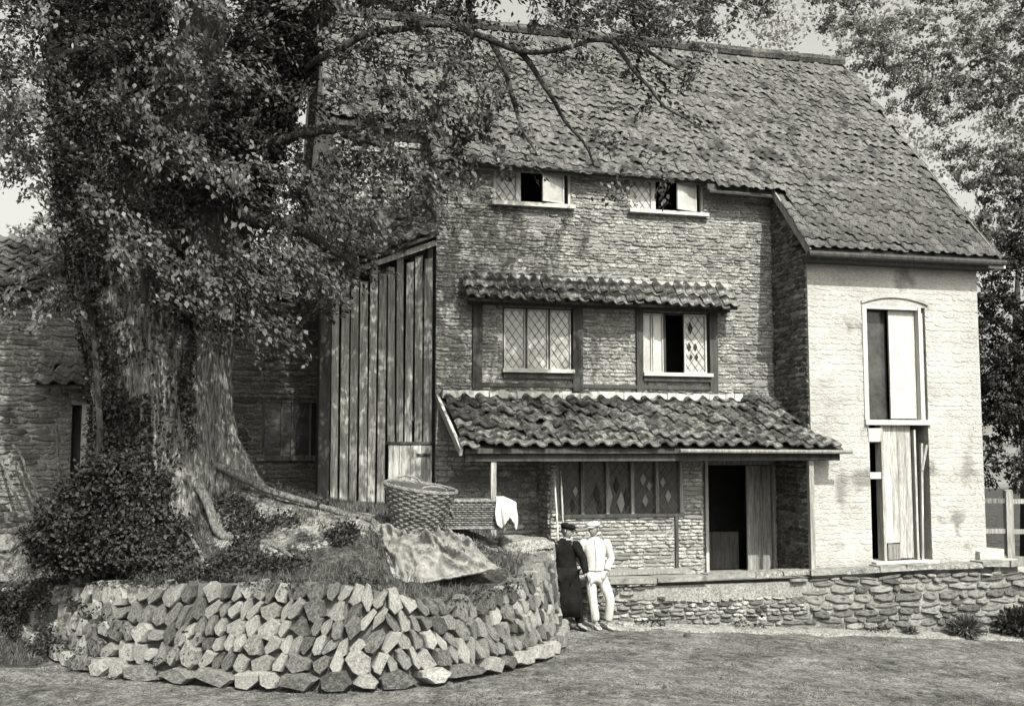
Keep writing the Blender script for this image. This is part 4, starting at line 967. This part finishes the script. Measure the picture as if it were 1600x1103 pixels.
def basket(loc, rot):
    e = empty('wicker_basket', loc); e.rotation_euler = rot; tag(e, 'big round tapered wicker basket standing on the canvas sheet', 'basket')
    ns = 30; rows_ = 17; h = .60; mb = MB()
    def rad(z): t = z/h; return .29+.20*t+.02*math.sin(t*3)
    for r_ in range(rows_):
        z = .02+h*r_/(rows_-1)*.98; V = []; m_ = ns*2
        for i in range(m_):
            a = 2*math.pi*i/m_; off = .013*math.cos(math.pi*i+math.pi*r_+(math.pi/2 if i % 2 else 0)) if i % 2 == 0 else 0
            off = .016*(1 if ((i//2)+r_) % 2 == 0 else -1)*(1 if i % 2 == 0 else 0)
            R_ = rad(z)+off; zz = z+random.uniform(-.003, .003)
            for dr, dz in ((.010, -.014), (.014, .0), (.010, .014), (-.008, 0)): V.append(((R_+dr)*math.cos(a), (R_+dr)*math.sin(a)*.86, zz+dz))
        mb.add(V, [(4*i+k, 4*((i+1) % m_)+k, 4*((i+1) % m_)+(k+1) % 4, 4*i+(k+1) % 4) for i in range(m_) for k in range(4)])
    mb.obj('weave', M_wicker, e)
    mb = MB()
    for i in range(ns):
        a = 2*math.pi*i/ns; mb.tube([(rad(z)*math.cos(a), rad(z)*math.sin(a)*.86, z) for z in (0, .2, .4, .61)], .008, 5)
    mb.obj('stakes', M_wicker, e)
    mb = MB(); m_ = 40; V = []
    mb.add([(rad(z)*.965*math.cos(2*math.pi*i/m_), rad(z)*.965*math.sin(2*math.pi*i/m_)*.86, z) for z in (0, h) for i in range(m_)], [(i, (i+1) % m_, m_+(i+1) % m_, m_+i) for i in range(m_)]+[tuple(range(m_))]); mb.obj('lining', M_wickerd, e)
    for k in range(3):
        mb = MB(); mb.tube([((rad(h)+.01)*math.cos(a)+.008*math.cos(a*14+k*2.1), (rad(h)+.01)*math.sin(a)*.86, h+.012+.014*math.sin(a*14+k*2.1)) for a in [2*math.pi*i/90 for i in range(91)]], .017, 6, False); mb.obj('rim', M_wicker, e)
    for sg in (1, -1):
        mb = MB(); a0 = R(-62 if sg > 0 else 120)
        mb.tube([(rad(h)*math.cos(a0+t*.42)*1.0, rad(h)*math.sin(a0+t*.42)*.86, h+.02+.075*math.sqrt(max(0, 1-t*t))) for t in [-1+2*i/10 for i in range(11)]], .016, 6); mb.obj('handle', M_wicker, e)
b = P(648, 829, 15.45); basket((b.x, b.y, b.z+.0), (R(5), R(8), 0))
def hamper(loc, rz):
    e = empty('wicker_hamper', loc, rz); tag(e, 'long low wicker hamper standing behind the round basket', 'hamper')
    W_, D_, H_ = .92, .5, .40; mb = MB(); rows_ = 12; nst_ = 22
    for r_ in range(rows_):
        z = .03+(H_-.05)*r_/(rows_-1)
        per = [(-W_/2+W_*i/nst_, -D_/2, 0, -1) for i in range(nst_+1)]+[(W_/2, -D_/2+D_*i/12, 1, 0) for i in range(1, 13)]
        per += [(W_/2-W_*i/nst_, D_/2, 0, 1) for i in range(1, nst_+1)]+[(-W_/2, D_/2-D_*i/12, -1, 0) for i in range(1, 12)]
        V = []; m_ = len(per)
        for i, (x, y, nx, ny) in enumerate(per):
            off = .012*(1 if (i+r_) % 2 else -1)
            for dr, dz in ((.0, -.012), (.008, 0), (0, .012), (-.012, 0)): V.append((x+nx*(off+dr), y+ny*(off+dr), z+dz))
        mb.add(V, [(4*i+k, 4*((i+1) % m_)+k, 4*((i+1) % m_)+(k+1) % 4, 4*i+(k+1) % 4) for i in range(m_) for k in range(4)])
    mb.obj('weave', M_wicker, e)
    mb = MB(); mb.box((-W_/2+.02, -D_/2+.02, 0), (W_/2-.02, D_/2-.02, H_-.02)); mb.obj('lining', M_wickerd, e)
    for x in (-W_/2, W_/2):
        for y in (-D_/2, D_/2): mb = MB(); mb.tube([(x, y, -.03), (x, y, H_+.03)], .022, 7); mb.obj('corner_post', M_wicker, e)
    for z in (H_, .005):
        mb = MB(); mb.tube([(-W_/2, -D_/2, z), (W_/2, -D_/2, z)], .02, 7); mb.tube([(W_/2, -D_/2, z), (W_/2, D_/2, z)], .02, 7); mb.tube([(-W_/2, D_/2, z), (W_/2, D_/2, z)], .02, 7); mb.tube([(-W_/2, -D_/2, z), (-W_/2, D_/2, z)], .02, 7); mb.obj('rim', M_wicker, e)
    mb = MB(); mb.tube([(-W_/2+.1, -D_/2-.02, H_*.75), (-W_/2+.16, -D_/2-.06, H_*.6), (-W_/2+.18, -D_/2-.03, H_*.4)], .012, 6); mb.obj('handle', M_wicker, e)
b = P(738, 824, 16.5); hamper((b.x, b.y, b.z), R(4))
# linen hanging over the hamper end
def linen():
    b = P(738, 824, 16.5); e0 = Matrix.Translation(b) @ Matrix.Rotation(R(4), 4, 'Z'); V = []; nu_, nv_ = 36, 22
    for j in range(nv_+1):
        t = j/nv_
        for i in range(nu_+1):
            s_ = i/nu_; x = .34+.30*s_; over = max(0, x-.47)
            if t < .3: y = .16-.43*(t/.3); z = .445-over*.45
            else: k = (t-.3)/.7; y = -.275-.05*k-.035*math.sin(s_*17+.6)*k-.012*math.sin(s_*41)*k; z = .44-over*.45-.43*k*(.80+.20*math.sin(s_*6.5+.4))
            x += .02*math.sin(t*7+s_*3)*t
            V.append(e0 @ Vector((x, y, z+.006*noise.noise(Vector((s_*8, t*8, 0))))))
    F = [(j*(nu_+1)+i, j*(nu_+1)+i+1, (j+1)*(nu_+1)+i+1, (j+1)*(nu_+1)+i) for j in range(nv_) for i in range(nu_)]
    o = npmesh('linen_cloth', V, F, M_cloth, None, True); md = o.modifiers.new('thick', 'SOLIDIFY'); md.thickness = .012
    tag(o, 'white linen cloth hanging over the right end of the wicker hamper', 'cloth')
linen()
# pale rods added for sunlit path edge streaks at the far left, and the two poles by the window
for k, (a, b_, yy) in enumerate((((8, 700), (72, 752), 19.5), ((30, 705), (80, 758), 19.3), ((88, 668), (98, 735), 19.0), ((0, 715), (55, 770), 19.2))):
    A_ = P(a[0], a[1], yy+.4); B_ = P(b_[0], b_[1], yy); B_.z = min(B_.z, ter(B_.x, B_.y)+.02)
    q = MB(); q.tube([A_-B_, (A_-B_)*.5+Vector((.01, 0, .02)), (0, 0, 0)], [.022, .028, .03], 7); o = q.obj('pole', M_root, None, True); o.location = B_
    tag(o, ['pale pole leaning highest among the poles at the far left', 'pale pole leaning beside the highest one at the far left', 'near upright pale pole at the far left, right of the slanting ones', 'pale pole at the left picture edge, lowest of the slanting poles'][k], 'pole', 'poles at the far left')
for k, (px0, px1) in enumerate(((866, 876), (876, 884))):
    A_ = P(px0, 735, 18.9); B_ = P(px1+4, 960, 18.35); B_.z = 0
    q = MB(); q.tube([A_-B_, (0, 0, 0)], [.016, .02], 7); o = q.obj('pole', M_timberp, None, True); o.location = B_
    tag(o, ['thin pole leaning behind the dark clothed man, the one further left', 'thin pole leaning behind the dark clothed man, the one further right'][k], 'pole', 'poles leaning by the window')

# ------------------------------------------------------------------ people
DG = None
def skin_mesh(name, J, E_, m, parent, sub=2, rootj=None, smooth=True):
    """J: name -> (x,y,z,rx,ry); one continuous skinned surface"""
    names = list(J); me = bpy.data.meshes.new(name); me.from_pydata([J[k][:3] for k in names], [(names.index(a), names.index(b)) for a, b in E_], [])
    o = bpy.data.objects.new(name, me); C.objects.link(o); md = o.modifiers.new('Skin', 'SKIN'); md.use_smooth_shade = smooth
    for i, k in enumerate(names):
        sv = me.skin_vertices[0].data[i]; r = J[k][3:]; sv.radius = (r[0], r[1] if len(r) > 1 else r[0]); sv.use_root = (k == (rootj or names[0]))
    sb = o.modifiers.new('Sub', 'SUBSURF'); sb.levels = sub; sb.render_levels = sub
    dg = bpy.context.evaluated_depsgraph_get(); dg.update(); nm = bpy.data.meshes.new_from_object(o.evaluated_get(dg)); bpy.data.objects.remove(o)
    nm.name = name; nm.materials.clear(); nm.materials.append(m); nm.shade_smooth(); return link(name, nm, m, parent)
def hand_fingers(wrist, tip_dir, palm_n, side, parent, nm='hand'):
    """five short finger chains with bends"""
    w0 = Vector(wrist); d_ = Vector(tip_dir).normalized(); n_ = Vector(palm_n).normalized(); x = d_.cross(n_).normalized()*side
    J = {'w': (*w0, .024, .018), 'p': (*(w0+d_*.05), .034, .016)}; E_ = [('w', 'p')]
    for k, (o_, l) in enumerate(((-.028, .07), (-.010, .08), (.009, .075), (.027, .06))):
        a = w0+d_*.085+x*o_; b = a+d_*l*.5+n_*.008; c = b+d_*l*.4+n_*.028
        J['a%d' % k] = (*a, .0095); J['b%d' % k] = (*b, .0085); J['c%d' % k] = (*c, .007); E_ += [('p', 'a%d' % k), ('a%d' % k, 'b%d' % k), ('b%d' % k, 'c%d' % k)]
    a = w0+d_*.03-x*.035+n_*.01; b = a+d_*.035-x*.02+n_*.01; J['t'] = (*a, .011); J['t2'] = (*b, .009); E_ += [('w', 't'), ('t', 't2')]
    return skin_mesh(nm, J, E_, M_skin, parent, 1, 'w')
def head(parent, c, yaw, tilt, hairm, r=.105):
    """head with face: skull, jaw, nose, brows, eyes, mouth, ears"""
    bm = bmesh.new(); bmesh.ops.create_uvsphere(bm, u_segments=40, v_segments=30, radius=1)
    for v in bm.verts:
        x, y, z = v.co      # face looks to -y
        X = x*.074; Y = y*.094; Z = z*.118
        if z < 0: X *= 1-.28*(-z)**1.3; Y = Y*(1-.14*(-z)) - .008*(-z)
        if y < 0:
            f_ = max(0, -y)
            Y -= .026*math.exp(-(x/.14)**2-((z+.12)/.16)**2)*f_         # nose
            Y -= .007*math.exp(-(x/.5)**2-((z-.16)/.07)**2)*f_          # brow
            for sx in (-.36, .36): Y += .012*math.exp(-((x-sx)/.15)**2-((z-.03)/.09)**2)*f_
            Y += .006*math.exp(-(x/.3)**2-((z+.44)/.03)**2); Y -= .006*math.exp(-(x/.28)**2-((z+.38)/.05)**2)+.006*math.exp(-(x/.25)**2-((z+.51)/.05)**2)
            Y -= .010*math.exp(-(x/.25)**2-((z+.8)/.15)**2)
        v.co = (X, Y, Z)
    me = bpy.data.meshes.new('head'); bm.to_mesh(me); bm.free(); o = link('head', me, M_skin, parent, True)
    T = Matrix.Translation(c) @ Matrix.Rotation(yaw, 4, 'Z') @ Matrix.Rotation(tilt, 4, 'X'); o.matrix_local = T
    for sx in (-1, 1):
        e = MB(); e.tube([(sx*.072, .004, -.03), (sx*.080, .008, -.01), (sx*.083, .014, .012), (sx*.078, .012, .03)], [.008, .012, .015, .008], 7); e.obj('ear', M_skin, o, True)
        y_ = MB(); y_.tube([(sx*.026-.008, -.084, .003), (sx*.026, -.087, .004), (sx*.026+.008, -.084, .003)], [.003, .0045, .003], 6); y_.obj('eye', M_hair, o, True)
    mo = MB(); mo.tube([(-.02, -.089, -.053), (0, -.094, -.053), (.02, -.089, -.053)], [.0015, .003, .0015], 5); mo.obj('mouth', M_hair, o)
    bm = bmesh.new(); bmesh.ops.create_uvsphere(bm, u_segments=28, v_segments=20, radius=1)
    for v in list(bm.verts):
        x, y, z = v.co; v.co = (x*.081, y*.100+.006, z*.122+.006)
    kill = [v for v in bm.verts if v.co.z < -.045 or (v.co.y < -.035 and v.co.z < .055)]; bmesh.ops.delete(bm, geom=kill, context='VERTS')
    me = bpy.data.meshes.new('hair'); bm.to_mesh(me); bm.free(); hh = link('hair', me, hairm, o, True)
    return o
def cap(parent, m, flat=True):
    """flat cap with peak"""
    mb = MB(); n = 24; V = []
    rings = [(.088, .105, .045, 0), (.104, .124, .062, -.008), (.112, .132, .082, -.010), (.098, .116, .105, -.004), (.06, .075, .122, 0), (.01, .012, .128, 0)]
    for rx, ry, z, dy in rings: V += [(rx*math.cos(2*math.pi*i/n), ry*math.sin(2*math.pi*i/n)+dy, z+.01*math.sin(2*math.pi*i/n)) for i in range(n)]
    k = len(rings); mb.add(V, [(r_*n+i, r_*n+(i+1) % n, (r_+1)*n+(i+1) % n, (r_+1)*n+i) for r_ in range(k-1) for i in range(n)]+[tuple((k-1)*n+i for i in range(n)), tuple(range(n))[::-1]])
    c = mb.obj('cap', m, parent, True)
    pk = MB(); V = []
    for t in (0, 1):
        for dz in (0, .008): V += [(.085*math.sin(a)*(1-.1*t), -.092*math.cos(a)-.055*t*math.cos(a)-.004, .045-.014*t+dz) for a in [-1.1+2.2*i/8 for i in range(9)]]
    F = [(i, i+1, 18+i+1, 18+i)[::-1] for i in range(8)]+[(9+i, 9+i+1, 27+i+1, 27+i) for i in range(8)]+[(18+i, 18+i+1, 27+i+1, 27+i) for i in range(8)]
    pk.add(V, F); pk.obj('peak', m, c)
def person(name, loc, rz, J, m_top, m_leg, m_shoe, label, topm=0.0, yaw=0, tilt=0, hat=None, coat=None):
    e = empty(name, loc, rz); tag(e, label, 'person')
    E_ = [('pel', 'bel'), ('bel', 'che'), ('che', 'nec'), ('nec', 'hed'), ('che', 'shL'), ('shL', 'elL'), ('elL', 'wrL'), ('che', 'shR'), ('shR', 'elR'), ('elR', 'wrR'), ('pel', 'hiL'), ('hiL', 'knL'), ('knL', 'anL'), ('anL', 'toL'), ('pel', 'hiR'), ('hiR', 'knR'), ('knR', 'anR'), ('anR', 'toR')]
    JB = {k_: (*v_[:3], *[r*(.8 if k_ not in ('nec', 'hed', 'wrL', 'wrR') else 1) for r in v_[3:]]) for k_, v_ in J.items()}; skin_mesh('body', JB, E_, M_skin, e, 2, 'pel')
    up = lambda ks, k_, lim={}: {q: (*J[q][:3], *[r*k_+.010 for r in J[q][3:]]) for q in ks}
    pl_c = Vector(J['pel'][:3]); be = Vector(J['bel'][:3]); ch = Vector(J['che'][:3]); ne = Vector(J['nec'][:3]); sh_ = abs(J['shL'][0]-J['shR'][0])/2; k0 = 1.12 if coat else 1.0
    sm = (Vector(J['shL'][:3])+Vector(J['shR'][:3]))/2; n_ = 32; V = []
    rings_ = [(pl_c-Vector((0, 0, .06 if not coat else .1)), .168*k0, .120*k0), (pl_c+Vector((0, 0, .05)), .160*k0, .116*k0), (be, .150*k0, .112*k0), ((be+ch)/2, .172*k0, .122*k0), (ch, .190*k0, .130*k0), (Vector((sm.x, sm.y, sm.z-.03)), sh_*1.03, .118*k0), (Vector((sm.x, sm.y, sm.z+.035)), sh_*.80, .098*k0), (Vector(((sm.x+ne.x)/2, ne.y+.005, ne.z-.015)), .100, .080), (Vector((ne.x, ne.y+.004, ne.z+.022)), .064, .064)]
    for qi, (c_, rx, ry) in enumerate(rings_):
        for i in range(n_):
            a_ = 2*math.pi*i/n_; f_ = 1+.035*noise.noise(Vector((math.cos(a_)*2.5, math.sin(a_)*2.5, c_.z*7)))*(1 if qi < 6 else 0)+(.03*math.sin(a_*7+c_.z*20) if qi in (0, 1, 2, 3) else 0)
            V.append((c_.x+rx*math.cos(a_)*f_, c_.y+ry*math.sin(a_)*f_, c_.z))
    F = [(r_*n_+i, r_*n_+(i+1) % n_, (r_+1)*n_+(i+1) % n_, (r_+1)*n_+i) for r_ in range(len(rings_)-1) for i in range(n_)]
    to = npmesh('coat' if coat else 'shirt', V, F, m_top, e, True); md = to.modifiers.new('s', 'SUBSURF'); md.levels = 1; md.render_levels = 1
    for s_ in 'LR':
        a, b_, c_ = (Vector(J[x+s_][:3]) for x in ('sh', 'el', 'wr')); ks = k0
        pts_ = catmull([tuple(a+(sm-a)*.25), tuple(a+(b_-a)*.08), tuple(a+(b_-a)*.5), tuple(b_), tuple(b_+(c_-b_)*.5), tuple(b_+(c_-b_)*.97)], 4); nn_ = len(pts_)
        rr_ = [np.interp(i/(nn_-1), [0, .18, .45, .62, .85, 1], [.07, .082, .066, .060, .052, .046])*ks*(1+.05*math.sin(i*2.3)) for i in range(nn_)]
        mb = MB(); mb.tube(pts_, rr_, 14); mb.obj('sleeve', m_top, e, True)
    Tr = up(['pel', 'hiL', 'knL', 'anL', 'hiR', 'knR', 'anR'], 1.16); Tr['anL'] = (*J['anL'][:2], J['anL'][2]+.03, .066, .07); Tr['anR'] = (*J['anR'][:2], J['anR'][2]+.03, .066, .07)
    skin_mesh('trousers', Tr, [('pel', 'hiL'), ('hiL', 'knL'), ('knL', 'anL'), ('pel', 'hiR'), ('hiR', 'knR'), ('knR', 'anR')], m_leg, e, 2, 'pel')
    for s_ in 'LR':
        a = Vector(J['an'+s_][:3]); t_ = Vector(J['to'+s_][:3]); hl = a+(a-t_).normalized()*.04; hl.z = .045
        skin_mesh('boot', {'a': (*a, .055, .055), 'h': (*Vector((a.x, a.y, .045)), .05, .045), 'm': (*(Vector((a.x, a.y, .04)).lerp(Vector((t_.x, t_.y, .04)), .6)), .048, .036), 't': (t_.x, t_.y, .034, .04, .03)}, [('a', 'h'), ('h', 'm'), ('m', 't')], m_shoe, e, 2, 'h')
    hd_ = head(e, Vector(J['hed'][:3])+Vector((0, -.01, .055)), yaw, tilt, M_hair)
    if hat: cap(hd_, hat)
    return e, hd_
# man in white: faces the camera, head turned to his right (picture left)
J = {'pel': (0, 0, .90, .125, .095), 'bel': (.0, -.01, 1.08, .125, .09), 'che': (-.01, 0, 1.29, .15, .10), 'nec': (-.02, 0, 1.46, .048, .05), 'hed': (-.03, -.01, 1.55, .05, .06),
     'shL': (.175, .0, 1.385, .062, .06), 'elL': (.255, .03, 1.13, .05, .045), 'wrL': (.17, -.10, .955, .034, .030),
     'shR': (-.185, .0, 1.385, .062, .06), 'elR': (-.27, .02, 1.15, .05, .045), 'wrR': (-.19, -.14, .99, .034, .03),
     'hiL': (.085, 0, .86, .088, .085), 'knL': (.235, -.07, .49, .062, .06), 'anL': (.20, -.02, .09, .042, .042), 'toL': (.29, -.17, .035, .04, .03),
     'hiR': (-.085, 0, .86, .088, .085), 'knR': (-.055, -.05, .48, .062, .06), 'anR': (.005, -.03, .09, .042, .042), 'toR': (.06, -.19, .035, .04, .03)}
a = P(931, 972, 18.05)
white_man, hd1 = person('person', (a.x, a.y, .0), 0, J, M_cloth, M_cloth, M_bootp, 'man in white shirt, pale trousers and light cap standing with legs apart', yaw=R(-38), hat=M_cloth)
hand_fingers((.17, -.10, .955), (-.35, -.25, -.8), (-.3, -.6, .1), 1, white_man); hand_fingers((-.19, -.14, .99), (.2, -.6, -.6), (.6, -.2, .2), -1, white_man)
q = MB(); q.tube([(-.02, -.100, 1.44), (-.01, -.135, 1.30), (0, -.128, 1.12), (0, -.126, .98)], .005, 5); q.obj('placket', M_stoneD, white_man)
q = MB(); q.tube([(.158*math.cos(t), .118*math.sin(t)-.0, .945) for t in [2*math.pi*i/24 for i in range(25)]], .013, 6, False); q.obj('belt', M_timber, white_man)
# man in black: seen from behind and the side, leaning on a stick
J = {'pel': (0, 0, .92, .14, .12), 'bel': (-.02, .0, 1.08, .15, .125), 'che': (-.05, .0, 1.29, .175, .13), 'nec': (-.02, -.01, 1.45, .052, .055), 'hed': (.01, -.02, 1.53, .05, .06),
     'shL': (-.23, .02, 1.37, .075, .07), 'elL': (-.30, .03, 1.12, .062, .058), 'wrL': (-.24, -.04, .92, .038, .035),
     'shR': (.14, -.05, 1.36, .072, .07), 'elR': (.26, -.06, 1.14, .06, .056), 'wrR': (.30, -.12, .93, .038, .035),
     'hiL': (-.09, 0, .87, .10, .10), 'knL': (-.12, -.02, .48, .08, .08), 'anL': (-.12, .02, .09, .05, .05), 'toL': (-.10, -.14, .035, .04, .03),
     'hiR': (.09, -.02, .87, .10, .10), 'knR': (.16, -.03, .48, .075, .075), 'anR': (.20, -.02, .09, .05, .05), 'toR': (.32, -.10, .035, .04, .03)}
a = P(886, 976, 17.9)
dark_man, hd2 = person('person', (a.x, a.y, .0), 0, J, M_black, M_black, M_black, 'person in long dark coat and dark cap standing against the end of the stone wall', yaw=R(70), tilt=R(6), hat=M_black, coat=True)
# long coat skirt
V = []; n = 28; rings = [(1.02, .185, .15, -.02), (.85, .215, .175, -.01), (.65, .225, .18, .0), (.48, .23, .185, .01), (.24, .24, .19, .015)]
for z, rx, ry, ox in rings:
    for i in range(n):
        a_ = 2*math.pi*i/n; f_ = 1+.06*math.sin(a_*5)*(1.05-z); V.append((ox+rx*math.cos(a_)*f_, ry*math.sin(a_)*f_, z+(0 if z > .5 else .012*math.sin(a_*3))))
cs = npmesh('coat_skirt', V, [(r_*n+i, (r_+1)*n+i, (r_+1)*n+(i+1) % n, r_*n+(i+1) % n) for r_ in range(4) for i in range(n)], M_black, dark_man, True); md = cs.modifiers.new('t', 'SOLIDIFY'); md.thickness = .012
q = MB(); q.tube([(.02+.062*math.cos(t), -.015+.06*math.sin(t), 1.455) for t in [2*math.pi*i/16 for i in range(17)]], .012, 6, False); q.obj('collar', M_cloth, dark_man)
hand_fingers((.30, -.12, .93), (.4, -.5, -.5), (-.3, .2, -.6), 1, dark_man); hand_fingers((-.24, -.04, .92), (.1, -.1, -1), (.8, 0, 0), -1, dark_man)
a2 = dark_man.location
st = MB(); st.tube([(0, 0, 0), (-.03, .03, .45), (-.055, .055, .88)], [.009, .011, .013], 7); st.tube([(-.055, .055, .88), (-.065, .07, .905), (-.10, .08, .915), (-.13, .08, .90)], [.013, .013, .013, .012], 7)
s_o = st.obj('walking_stick', M_timberp, None, True); s_o.location = (a2.x+.40, a2.y-.22, 0); tag(s_o, 'thin walking stick held between the dark man and the white man', 'stick')

# ------------------------------------------------------------------ fence, background trees, hill
def rail_fence():
    e = empty('rail_fence', (10.2, 24, -.4)); tag(e, 'weathered post and rail fence beyond the right end of the mill', 'fence'); 
    for k in range(5):
        x = -1.2+k*1.75+.0; q = MB(); q.box((x-.08, -.07, -.6), (x+.08, .07, 2.42), .01); q.obj('post', M_timber, e)
    for k in range(4):
        x = -1.12+k*1.75
        for z in (2.18, 1.52, .95): q = MB(); q.beam((x, 0, z+random.uniform(-.02, .02)), (x+1.59, 0, z+random.uniform(-.03, .03)), .07, .10); q.obj('rail', M_timber, e)
rail_fence()
rs = np.random.RandomState(77)
sw_ = empty('low_wall', (10.2, 22.4, -.4)); tag(sw_, 'low rough stone wall with pale coping below the rail fence', 'wall')
q = MB(); q.box((-.6, 0, -.6), (6, .4, .85)); q.obj('core', M_mortarA, sw_)
rubble(sw_, I4, -.6, 4, -.2, .85, [], M_stoneD, 60, ch=(.1, .18), cw=(.2, .5), depth=.06)
for k in range(5): q = MB(); q.box((-.6+k*.8, -.08, .85), (.18+k*.8, .45, .93), .015); q.obj('coping_stone', M_white, sw_)

def bgtree(name, X, Y, zb, h, crowns, m, label, nleaf, L=.3, seed=0, trunk_r=.25, group=None):
    """crowns: lobes (dx, dy, z, rx, ry, rz)"""
    e = empty(name, (X, Y, zb)); tag(e, label, 'tree', group); rs_ = np.random.RandomState(seed)
    q = MB(); q.tube([(0, 0, -.5), (.1, 0, h*.15), (-.05, .1, h*.35), (.1, 0, h*.5)], [trunk_r, trunk_r*.8, trunk_r*.5, trunk_r*.2], 9, wob=.05)
    q.obj('trunk', M_barkd, e, True); q = MB()
    pts = []
    tot = sum(c[3]*c[5] for c in crowns)
    for c in crowns:
        q.tube([(0, 0, h*.35), ((c[0])*.5, c[1]*.5, (h*.35+c[2])*.5), (c[0], c[1], c[2])], [trunk_r*.4, trunk_r*.25, .03], 6)
        ncl = max(4, int(nleaf*c[3]*c[5]/tot/45))
        for k in range(ncl):
            d_ = rs_.normal(size=3); d_ /= np.linalg.norm(d_); r_ = rs_.uniform(.25, 1)**.45; cc = np.array(c[:3])+d_*r_*np.array(c[3:6]); s = rs_.uniform(.25, .6)*L*3.2
            pts.append(cc+rs_.normal(size=(45, 3))*[s*.6, s*.6, s*.4])
    o = leaves('crown', np.concatenate(pts), m, L, L*.6, e, .3, seed); o['kind'] = 'stuff'; return e
def W(px, py, Y): p = P(px, py, Y); return p
# right: big mid grey crown above the roof verge, seen through gaps
def tree_px(name, Y, lobes, m, label, nleaf, L, seed, base=(0, -.4), group=None):
    """lobes in photo pixels (px, py, radius px x, radius px y) at distance Y -> metres"""
    cs_ = [W(l[0], l[1], Y+(l[4] if len(l) > 4 else 0)) for l in lobes]; X0 = sum(c.x for c in cs_)/len(cs_)+base[0]; zb = base[1]; k = Y/FPX
    cr_ = [(c.x-X0, c.y-Y, c.z-zb, l[2]*k, min(l[2], l[3])*k, l[3]*k) for c, l in zip(cs_, lobes)]
    return bgtree(name, X0, Y, zb, max(c[2] for c in cr_)*1.0, cr_, m, label, nleaf, L, seed)
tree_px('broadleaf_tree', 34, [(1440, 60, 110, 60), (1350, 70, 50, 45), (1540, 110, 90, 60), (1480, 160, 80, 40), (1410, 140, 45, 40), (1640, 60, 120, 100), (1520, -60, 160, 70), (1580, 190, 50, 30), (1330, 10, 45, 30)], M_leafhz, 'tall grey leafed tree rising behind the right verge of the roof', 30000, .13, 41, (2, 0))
tree_px('young_tree', 31, [(1530, 260, 66, 40), (1590, 300, 60, 50), (1490, 225, 30, 18), (1640, 250, 70, 70)], M_leafbg, 'mid sized tree with loose boughs right of the sloping verge', 12000, .11, 42, (1.5, -.2))
tree_px('dense_tree', 27, [(1590, 450, 70, 80), (1560, 520, 48, 80), (1600, 600, 75, 100), (1570, 690, 52, 80), (1620, 380, 60, 60), (1680, 560, 90, 200), (1560, 610, 40, 60)], M_ivy, 'dense dark tree filling the gap beside the limewashed wall', 42000, .10, 43, (1, -.5))
tree_px('overgrown_shrub', 29, [(1600, 380, 70, 50), (1555, 355, 40, 26), (1525, 335, 22, 18), (1660, 380, 60, 90)], M_leafbg, 'sunlit shrubby tree above the eaves at the right edge', 9000, .10, 44, (1, -.5))
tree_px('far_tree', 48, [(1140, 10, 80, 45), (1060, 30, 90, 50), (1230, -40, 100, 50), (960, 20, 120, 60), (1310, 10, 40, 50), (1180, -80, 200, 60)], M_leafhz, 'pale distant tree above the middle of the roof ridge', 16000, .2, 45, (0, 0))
wp = []; rw = np.random.RandomState(91)     # hillside wood beyond the mill, seen through the nearer trees
for k in range(620):
    px = rw.uniform(1090, 1760); py = rw.uniform(-60, 420); Yc = rw.uniform(58, 72)
    if noise.noise(Vector((px*.012, py*.016, 4))) < -.02: continue
    c = np.array(P(px, py, Yc)); wp.append(c+rw.normal(size=(70, 3))*[.75, .75, .42])
o = leaves('hillside_wood', np.concatenate(wp), mat('hazy wood leaves', .18, .34, .3, bump=0, island=.8, rough=.9, translucent=.3, fine=.1), .30, .2, None, .2, 92); o['kind'] = 'stuff'  # haze painted in as a paler leaf colour
tree_px('valley_tree', 40, [(430, 60, 110, 90), (330, 160, 100, 120), (500, -20, 130, 70), (560, 10, 90, 50), (640, 0, 90, 50), (440, 250, 70, 80), (430, 340, 70, 70)], M_ivy, 'dark tree behind the left gable of the mill', 20000, .18, 46, (0, 0))
tree_px('hillside_tree', 38, [(60, 380, 70, 36), (140, 330, 90, 90), (200, 420, 90, 90), (-40, 400, 60, 50), (80, 180, 100, 120)], M_leafhz, 'pale hillside tree seen past the left of the old trunk', 14000, .18, 47, (0, 1))
# wooded hill closing the valley
hv = []; nx_, ny_ = 60, 14
for j in range(ny_+1):
    for i in range(nx_+1):
        x = -130+i*260/nx_; y = 60+j*9; prof = 6+3*math.sin(x*.035+1)+5*sstep(5, 60, x)+4*sstep(-10, -70, x)
        z = prof*sstep(0, 1, j/ny_)*1.3+.8*noise.noise(Vector((x*.08, y*.08, 0)))-1.5; hv.append((x, y, z))
hill = npmesh('hill', hv, [(j*(nx_+1)+i, j*(nx_+1)+i+1, (j+1)*(nx_+1)+i+1, (j+1)*(nx_+1)+i) for j in range(ny_) for i in range(nx_)], M_leafhz, None, True); tag(hill, kind='structure')
bpy.context.scene.cycles.max_bounces = 6
print('objects', len(bpy.data.objects))
